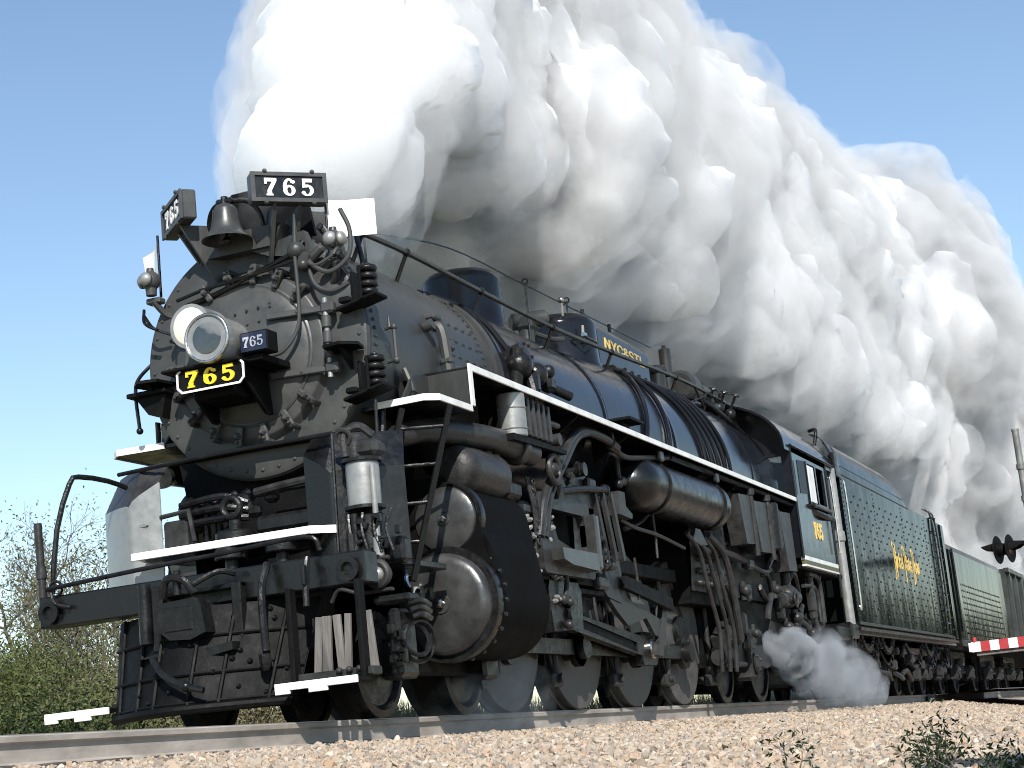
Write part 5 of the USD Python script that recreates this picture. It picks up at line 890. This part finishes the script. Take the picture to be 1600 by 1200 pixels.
def tree(name, label, x, y, h, lev, leafm, nleaf, lsize, seed, group=None, stems=1, spread=.55, jit=.25, catname='tree'):
    rg = np.random.default_rng(seed); z0 = float(ground_z(np.array([x]), np.array([y]))[0])-.05
    th = Thing(name, label, catname, (x, y, z0), group); out, tips = [], []
    for s in range(stems):
        d = np.array([0, 0, 1.])+(rg.normal(size=3)*.35 if stems > 1 else rg.normal(size=3)*.05); branch(rg, np.array([x, y, z0])+(rg.normal(size=3)*[.3, .3, 0] if stems > 1 else 0), d/np.linalg.norm(d), h*.38, .022*h/ (1.6 if stems > 1 else 1), lev, out, tips, spread)
    th.add('trunk' if stems == 1 else 'stems', cat(*out), 'bark', True, kind=None if stems == 1 else 'stuff')
    if nleaf:
        tips = np.array(tips); P = tips[rg.integers(0, len(tips), nleaf)]+rg.normal(size=(nleaf, 3))*jit*[1, 1, .8]; th.add('crown' if stems == 1 else 'foliage', leaves(P, lsize, rg), leafm, False)
tree('bare_tree', 'pale bare-branched tree at the left edge beyond the tracks', -13.2, 17.8, 4.6, 5, 'leaf_grey', 2500, .022, 3, spread=.6)
tree('bare_tree', 'thin bare tree rising behind the green shrubs', -16.5, 22.5, 4.2, 5, 'leaf_grey', 1500, .025, 13, spread=.6)
tree('autumn_tree', 'slender small tree with sparse orange leaves behind the pilot beam', -6.6, 10.3, 3.0, 4, 'leaf_autumn', 5000, .02, 4, stems=3, spread=.42, jit=.15)
tree('autumn_tree', 'sparse tree with rusty leaves half hidden by the far end of the pilot', -9.4, 15.5, 3.4, 4, 'leaf_autumn', 5000, .022, 14, stems=3, spread=.42, jit=.15)
shrubs = [('green_shrub', 'rounded green shrub below the bare tree', -5.2, 6.4, 3.0, 'leaf_green', 9000, 5), ('straw_shrub', 'dry straw-coloured brush under the pilot beam end', -4.4, 7.6, 2.4, 'leaf_straw', 9000, 6),
    ('autumn_shrub', 'low shrub with orange leaves below the pilot beam', -4.0, 6.3, 1.7, 'leaf_autumn', 3200, 7), ('dark_bush', 'dark glossy low bush beside the far rail at the left edge', -3.1, 4.0, 1.3, 'leaf_dark', 5200, 8),
    ('grey_brush', 'grey twiggy brush further back on the left', -9.5, 13.2, 3.3, 'leaf_grey', 9000, 9), ('green_shrub', 'taller green shrub behind the straw brush', -7.2, 9.6, 3.0, 'leaf_green', 9000, 10),
    ('grey_brush', 'pale grey brush farthest off below the bare trees', -12.5, 15.6, 3.4, 'leaf_grey', 9000, 11), ('straw_shrub', 'tall dry brush hidden partly by the far pilot step', -5.6, 11.5, 2.6, 'leaf_straw', 8000, 12), ('green_shrub', 'green bush next to the far foot step', -3.5, 5.4, 1.5, 'leaf_green', 5000, 15)]
for nm, lb, x, y, h, lm, n, sd_ in shrubs: tree(nm, lb, x, y, h*.52, 3, lm, int(n*1.3), .019, sd_, stems=6, spread=.75, jit=.3, catname='shrub')
rg = np.random.default_rng(21)
def grass(n, x0, x1, y0, y1, h):
    x, y = rg.uniform(x0, x1, n), rg.uniform(y0, y1, n); z = ground_z(x, y)-.02; a = rg.uniform(0, 6.28, n); hh = h*rg.uniform(.5, 1.2, n); w = .012
    b = np.stack([x, y, z], 1); o = np.stack([np.cos(a)*w, np.sin(a)*w, 0*a], 1); t = b+np.stack([rg.normal(size=n)*.12, rg.normal(size=n)*.12, hh], 1)
    return np.stack([b-o, b+o, t], 1).reshape(-1, 3), np.arange(3*n).reshape(-1, 3)
solo('dry_grass', cat(grass(30000, -8, -2.5, -1, 18, .45), grass(16000, -8, -2.5, 18, 60, .6), grass(8000, -16, -6, 8, 28, .6)), 'leaf_straw', 'dry straw grass on the far bank', 'grass', kind='stuff', smooth=False)
for k, (x, y, h, lm, lb) in enumerate(((6.05, -3.4, .34, 'leaf_dark', 'small dark weed in the ballast at the lower right'), (6.25, -3.3, .18, 'leaf_dark', 'low weed nearest the lower right corner'))):
    tree('weed', lb, x, y, h, 2, lm, 900, .0075, 40+k, stems=5, spread=.8, jit=.04, catname='weed')


RB = Thing('roadside_bush', 'unseen leafy bush added out of view to shade the ballast at the lower right', 'shrub', (7.5, -4.7, -.9)); rg = np.random.default_rng(91)  # out-of-view bush added only to cast shade on the ballast
q_ = rg.normal(size=(5200, 3)); q_ /= np.linalg.norm(q_, axis=1, keepdims=True); RB.add('foliage', leaves(np.array([7.5, -4.7, .75])+q_*[.55, .6, .95]*(rg.uniform(.15, 1, (5200, 1))**.45), .032, rg), 'leaf_green', False)
for a in np.arange(0, 6.2, 1.05): RB.add('stem', tube([(7.5, -4.7, -.95), (7.5+.15*math.cos(a), -4.7+.15*math.sin(a), -.1), (7.5+.35*math.cos(a), -4.7+.35*math.sin(a), .9)], .022, 6), 'bark')

# ================================================================== SMOKE AND STEAM
SMOKE_RES = 1.0
smoke_m = usdkit.material(stage, '/World/Looks/smoke_core_look', {'p': ('principled_bsdf', {'base_color': (.92, .91, .93), 'roughness': 1.0, 'specular_ior_level': 0.0, 'subsurface_weight': 1.0, 'subsurface_radius': (1, 1, 1), 'subsurface_scale': .5})}, surface='p.BSDF')
rp = np.random.default_rng(5)
def top(y): return float(np.interp(y, [3.6, 4.6, 6, 8, 12, 18, 25, 36, 48, 60, 75, 100, 140], [5.0, 6.0, 8.2, 10.2, 11.3, 12.3, 13.2, 14.3, 14.5, 14.3, 16.4, 21, 26]))
def bot(y): return float(np.interp(y, [3.6, 5, 7, 12, 20, 35, 60, 100, 140], [4.72, 4.8, 4.9, 4.7, 3.8, 2.4, 1.5, .8, 0]))
def xl(y): return float(np.interp(y, [3.6, 4.4, 5, 6, 8, 10, 14, 20, 40, 80, 140], [-.2, -.1, -.1, -.45, -1.5, -2.5, -4.2, -6.2, -8, -12, -18]))
def xr(y): return float(np.interp(y, [3.6, 4.4, 6, 10, 20, 40, 140], [.35, .5, .7, .4, -.3, 0, 1.0]))
def clear(c, r):        # the low smoke drifts on the far side of the train, clear of its roofs
    x, y, z = c
    if y > 15 and z-r*1.1 < 6.2 and x+r*1.1 > -2.0: x = -2.0-r*1.1
    elif 5 < y <= 15 and z-r < 6.1 and x+r > -1.7:
        if y > 12: x = -1.7-r
        else: z = 6.1+r
    return (x, y, z)
blobs = [((.08, 4.0, 4.82), .27), ((.16, 4.1, 5.05), .32), ((.28, 4.3, 5.35), .40)]
y = 4.6
while y < 135:
    a, b, l, r_ = top(y), bot(y), xl(y), xr(y); hz, hx = (a-b)/2, (r_-l)/2; r0 = .36*min(hz, hx*1.1)+.1
    for k in range(12):
        r = r0*rp.uniform(.6, 1.25); th = rp.uniform(0, 2*math.pi); q_ = math.sqrt(rp.uniform(.0, 1)); ex = .75
        ct, st = math.cos(th), math.sin(th); ct, st = math.copysign(abs(ct)**ex, ct), math.copysign(abs(st)**ex, st)
        blobs.append((clear(((l+r_)/2+ct*max(.05, hx-r)*q_, y+rp.uniform(-.5, .5)*r0, (a+b)/2+st*max(.05, hz-r)*q_), r), r))
    for k in range(7):      # smaller heads bulging out of the top and the near side
        r = r0*rp.uniform(.22, .45); th = rp.uniform(-.5, 2.2); ct, st = math.cos(th), math.sin(th); ct, st = math.copysign(abs(ct)**ex, ct), math.copysign(abs(st)**ex, st)
        blobs.append((clear(((l+r_)/2+ct*(hx-.6*r), y+rp.uniform(-.5, .5)*r0, (a+b)/2+st*(hz-.6*r)), r), r))
    y += r0*.7
def surface_nets(Fd, iso, o, h):
    """closed isosurface of a sampled distance field: one vertex per mixed cell, one quad per crossing edge"""
    S = Fd < iso; n = np.array(Fd.shape); acc = np.zeros((*(n-1), 3)); cnt = np.zeros(n-1); edges = []
    for ax in range(3):
        lo = [slice(None)]*3; hi = [slice(None)]*3; lo[ax] = slice(0, -1); hi[ax] = slice(1, None); A, B = Fd[tuple(lo)], Fd[tuple(hi)]
        E = np.argwhere(S[tuple(lo)] != S[tuple(hi)]); fa, fb = A[tuple(E.T)], B[tuple(E.T)]; P = E.astype(float); P[:, ax] += (iso-fa)/(fb-fa); edges.append((E, fa < iso))
        u, w = (ax+1) % 3, (ax+2) % 3
        for du in (0, -1):
            for dw in (0, -1):
                C = E.copy(); C[:, u] += du; C[:, w] += dw; ok = (C >= 0).all(1) & (C < n-1).all(1); c = tuple(C[ok].T); np.add.at(acc, c, P[ok]); np.add.at(cnt, c, 1)
    idx = -np.ones(n-1, int); m = cnt > 0; idx[m] = np.arange(m.sum()); V = acc[m]/cnt[m][:, None]*h+o; Q = []
    for ax, (E, ins) in enumerate(edges):
        u, w = (ax+1) % 3, (ax+2) % 3; ok = (E[:, u] > 0) & (E[:, w] > 0) & (E[:, u] < n[u]-1) & (E[:, w] < n[w]-1); E, ins = E[ok], ins[ok]
        def c(du, dw): C = E.copy(); C[:, u] += du; C[:, w] += dw; return idx[tuple(C.T)]
        q = np.stack([c(-1, -1), c(0, -1), c(0, 0), c(-1, 0)], 1); q[~ins] = q[~ins][:, ::-1]; Q.append(q)
    Q = np.concatenate(Q); return V, np.vstack([Q[:, [0, 1, 2]], Q[:, [0, 2, 3]]])
def plume(bl, h, k, amp, sc, octs, seed, isos):
    C = np.array([b[0] for b in bl]); R = np.array([b[1] for b in bl]); pad = amp*2+max(isos)+4*h; o = (C-R[:, None]).min(0)-pad; n = np.ceil(((C+R[:, None]).max(0)+pad-o)/h).astype(int)+1
    G = np.zeros(n); reach = amp*3.2+max(isos)+2*h+2*k
    for c, r in zip(C, R):
        a = np.maximum(0, np.floor((c-r-reach-o)/h).astype(int)); b = np.minimum(n, np.ceil((c+r+reach-o)/h).astype(int)+1)
        g = [np.arange(a[q], b[q])*h+o[q]-c[q] for q in range(3)]; d = np.sqrt(g[0][:, None, None]**2+g[1][None, :, None]**2+g[2][None, None, :]**2)-r
        G[a[0]:b[0], a[1]:b[1], a[2]:b[2]] += np.exp(np.minimum(-d/k, 60))
    D = np.where(G > 0, -k*np.log(np.maximum(G, 1e-300)), 99.0); near = np.abs(D) < amp*2.2+max(isos)+2*h; I = np.argwhere(near); P = I*h+o; nz = np.zeros(len(P)); a = 1.0; s = sc
    P = P+(np.stack([meshkit.noise(P/sc*1.1+31+9*q, seed+50) for q in range(3)], -1)-.5)*sc*.5; rg = np.random.default_rng(seed); ext = P.max(0)-P.min(0)+2*sc
    for oc in range(octs):   # rounded heads with creases between them, large to small
        l_ = sc/2.15**oc; pts = P.min(0)-sc+rg.random((int(min(np.prod(ext)/l_**3*1.3, 900000)), 3))*ext; pts = pts[cKDTree(P[::5]).query(pts, distance_upper_bound=l_*1.5)[0] < 1e9]
        d1 = cKDTree(pts).query(P)[0]; nz += a*np.maximum(1-(d1/(.72*l_))**2, -.3); a *= .48
    D[near] -= nz*amp
    return [surface_nets(D, i_, o, h) for i_ in isos]
P1 = [b for b in blobs if b[0][1] < 13]; P2 = [b for b in blobs if 10.5 <= b[0][1] < 45]; P3 = [b for b in blobs if b[0][1] >= 41]
VG = [plume(P1, .07, .12, .22, .95, 3, 1, (0, .30)), plume(P2, .14, .2, .58, 2.1, 4, 2, (0, .58)), plume(P3, .38, .4, 1.3, 4.6, 4, 3, (0, 1.2))]
SM = Thing('smoke_plume', 'huge billowing white smoke plume trailing back from the locomotive stack', 'smoke', (0, 4, 4.7), kind='stuff')
SM.add('smoke_core', cat(*[g[0] for g in VG]), smoke_m, True)
veil_m = usdkit.material(stage, '/World/Looks/smoke_veil_look', {'g': ('geometry', {}), 'n': ('noise_texture', {'scale': 1.3, 'detail': 3, 'roughness': .6}), 'mr': ('map_range', {'from_min': .36, 'from_max': .64, 'to_min': 0.0, 'to_max': 1.1, 'clamp': True}), 'v': ('principled_volume', {'color': (.998, .998, .998), 'anisotropy': -.3})},
    [('g.position', 'n.vector'), ('n.fac', 'mr.value'), ('mr.result', 'v.density')], volume='v.volume')
SM.add('smoke_veil', cat(*[g[1] for g in VG]), veil_m, True, kind='stuff')

# unseen woods added on the right to darken the reflection in the tender side
rg = np.random.default_rng(77); C_ = []
for k in range(46):
    y0 = 44+2.2*k+rg.normal()*1.0; x0 = 10.5+abs(rg.normal())*2.5; h0 = rg.uniform(4.5, 7.0); q_ = rg.normal(size=(520, 3)); q_ /= np.linalg.norm(q_, axis=1, keepdims=True)
    C_.append(np.array([x0, y0, h0*.52-.8])+q_*[2.2, 2.4, h0*.52]*(rg.uniform(.4, 1, (520, 1))**.5))
solo('far_woods', leaves(np.concatenate(C_), .28, rg, 1.3), 'leaf_dark', 'unseen dark woods added out of view on the right to darken the tender reflection', 'woods', kind='stuff', smooth=False)
def puff(name, label, bl, dens, seed, edge=.06):
    vm = usdkit.material(stage, '/World/Looks/'+name+f'_{seed}_look', {'g': ('geometry', {}), 'n': ('noise_texture', {'scale': 2.2, 'detail': 4, 'roughness': .6}), 'mr': ('map_range', {'from_min': .42, 'from_max': .7, 'to_min': 0.0, 'to_max': dens*2.2, 'clamp': True}), 'v': ('principled_volume', {'color': (.97, .97, .97), 'anisotropy': .2})},
        [('g.position', 'n.vector'), ('n.fac', 'mr.value'), ('mr.result', 'v.density')], volume='v.volume')
    solo(name, plume(bl, edge, .08, .07, .35, 2, seed, (0,))[0], vm, label, 'steam', kind='stuff', smooth=True)
puff('steam_cloud', 'grey steam blowing low beside the trailing truck', [((1.75, 13.3, .45), .22), ((1.8, 13.9, .38), .30), ((1.8, 14.8, .32), .38), ((1.8, 15.9, .28), .42), ((1.75, 17.0, .22), .40), ((1.75, 18.0, .15), .34), ((1.7, 18.8, .08), .26), ((1.75, 15.2, .62), .30), ((1.7, 16.5, .5), .30)], 1.1, 31)
puff('steam_jet', 'small bright burst of steam at the trailing truck', [((1.7, 13.0, .62), .17), ((1.75, 13.35, .58), .24), ((1.8, 13.7, .5), .24)], 6.0, 33, .04)
puff('steam_cloud', 'faint steam drifting under the cylinder', [((.9, 5.2, .1), .3), ((.95, 5.8, .12), .32), ((.9, 4.6, .08), .25)], .4, 32)
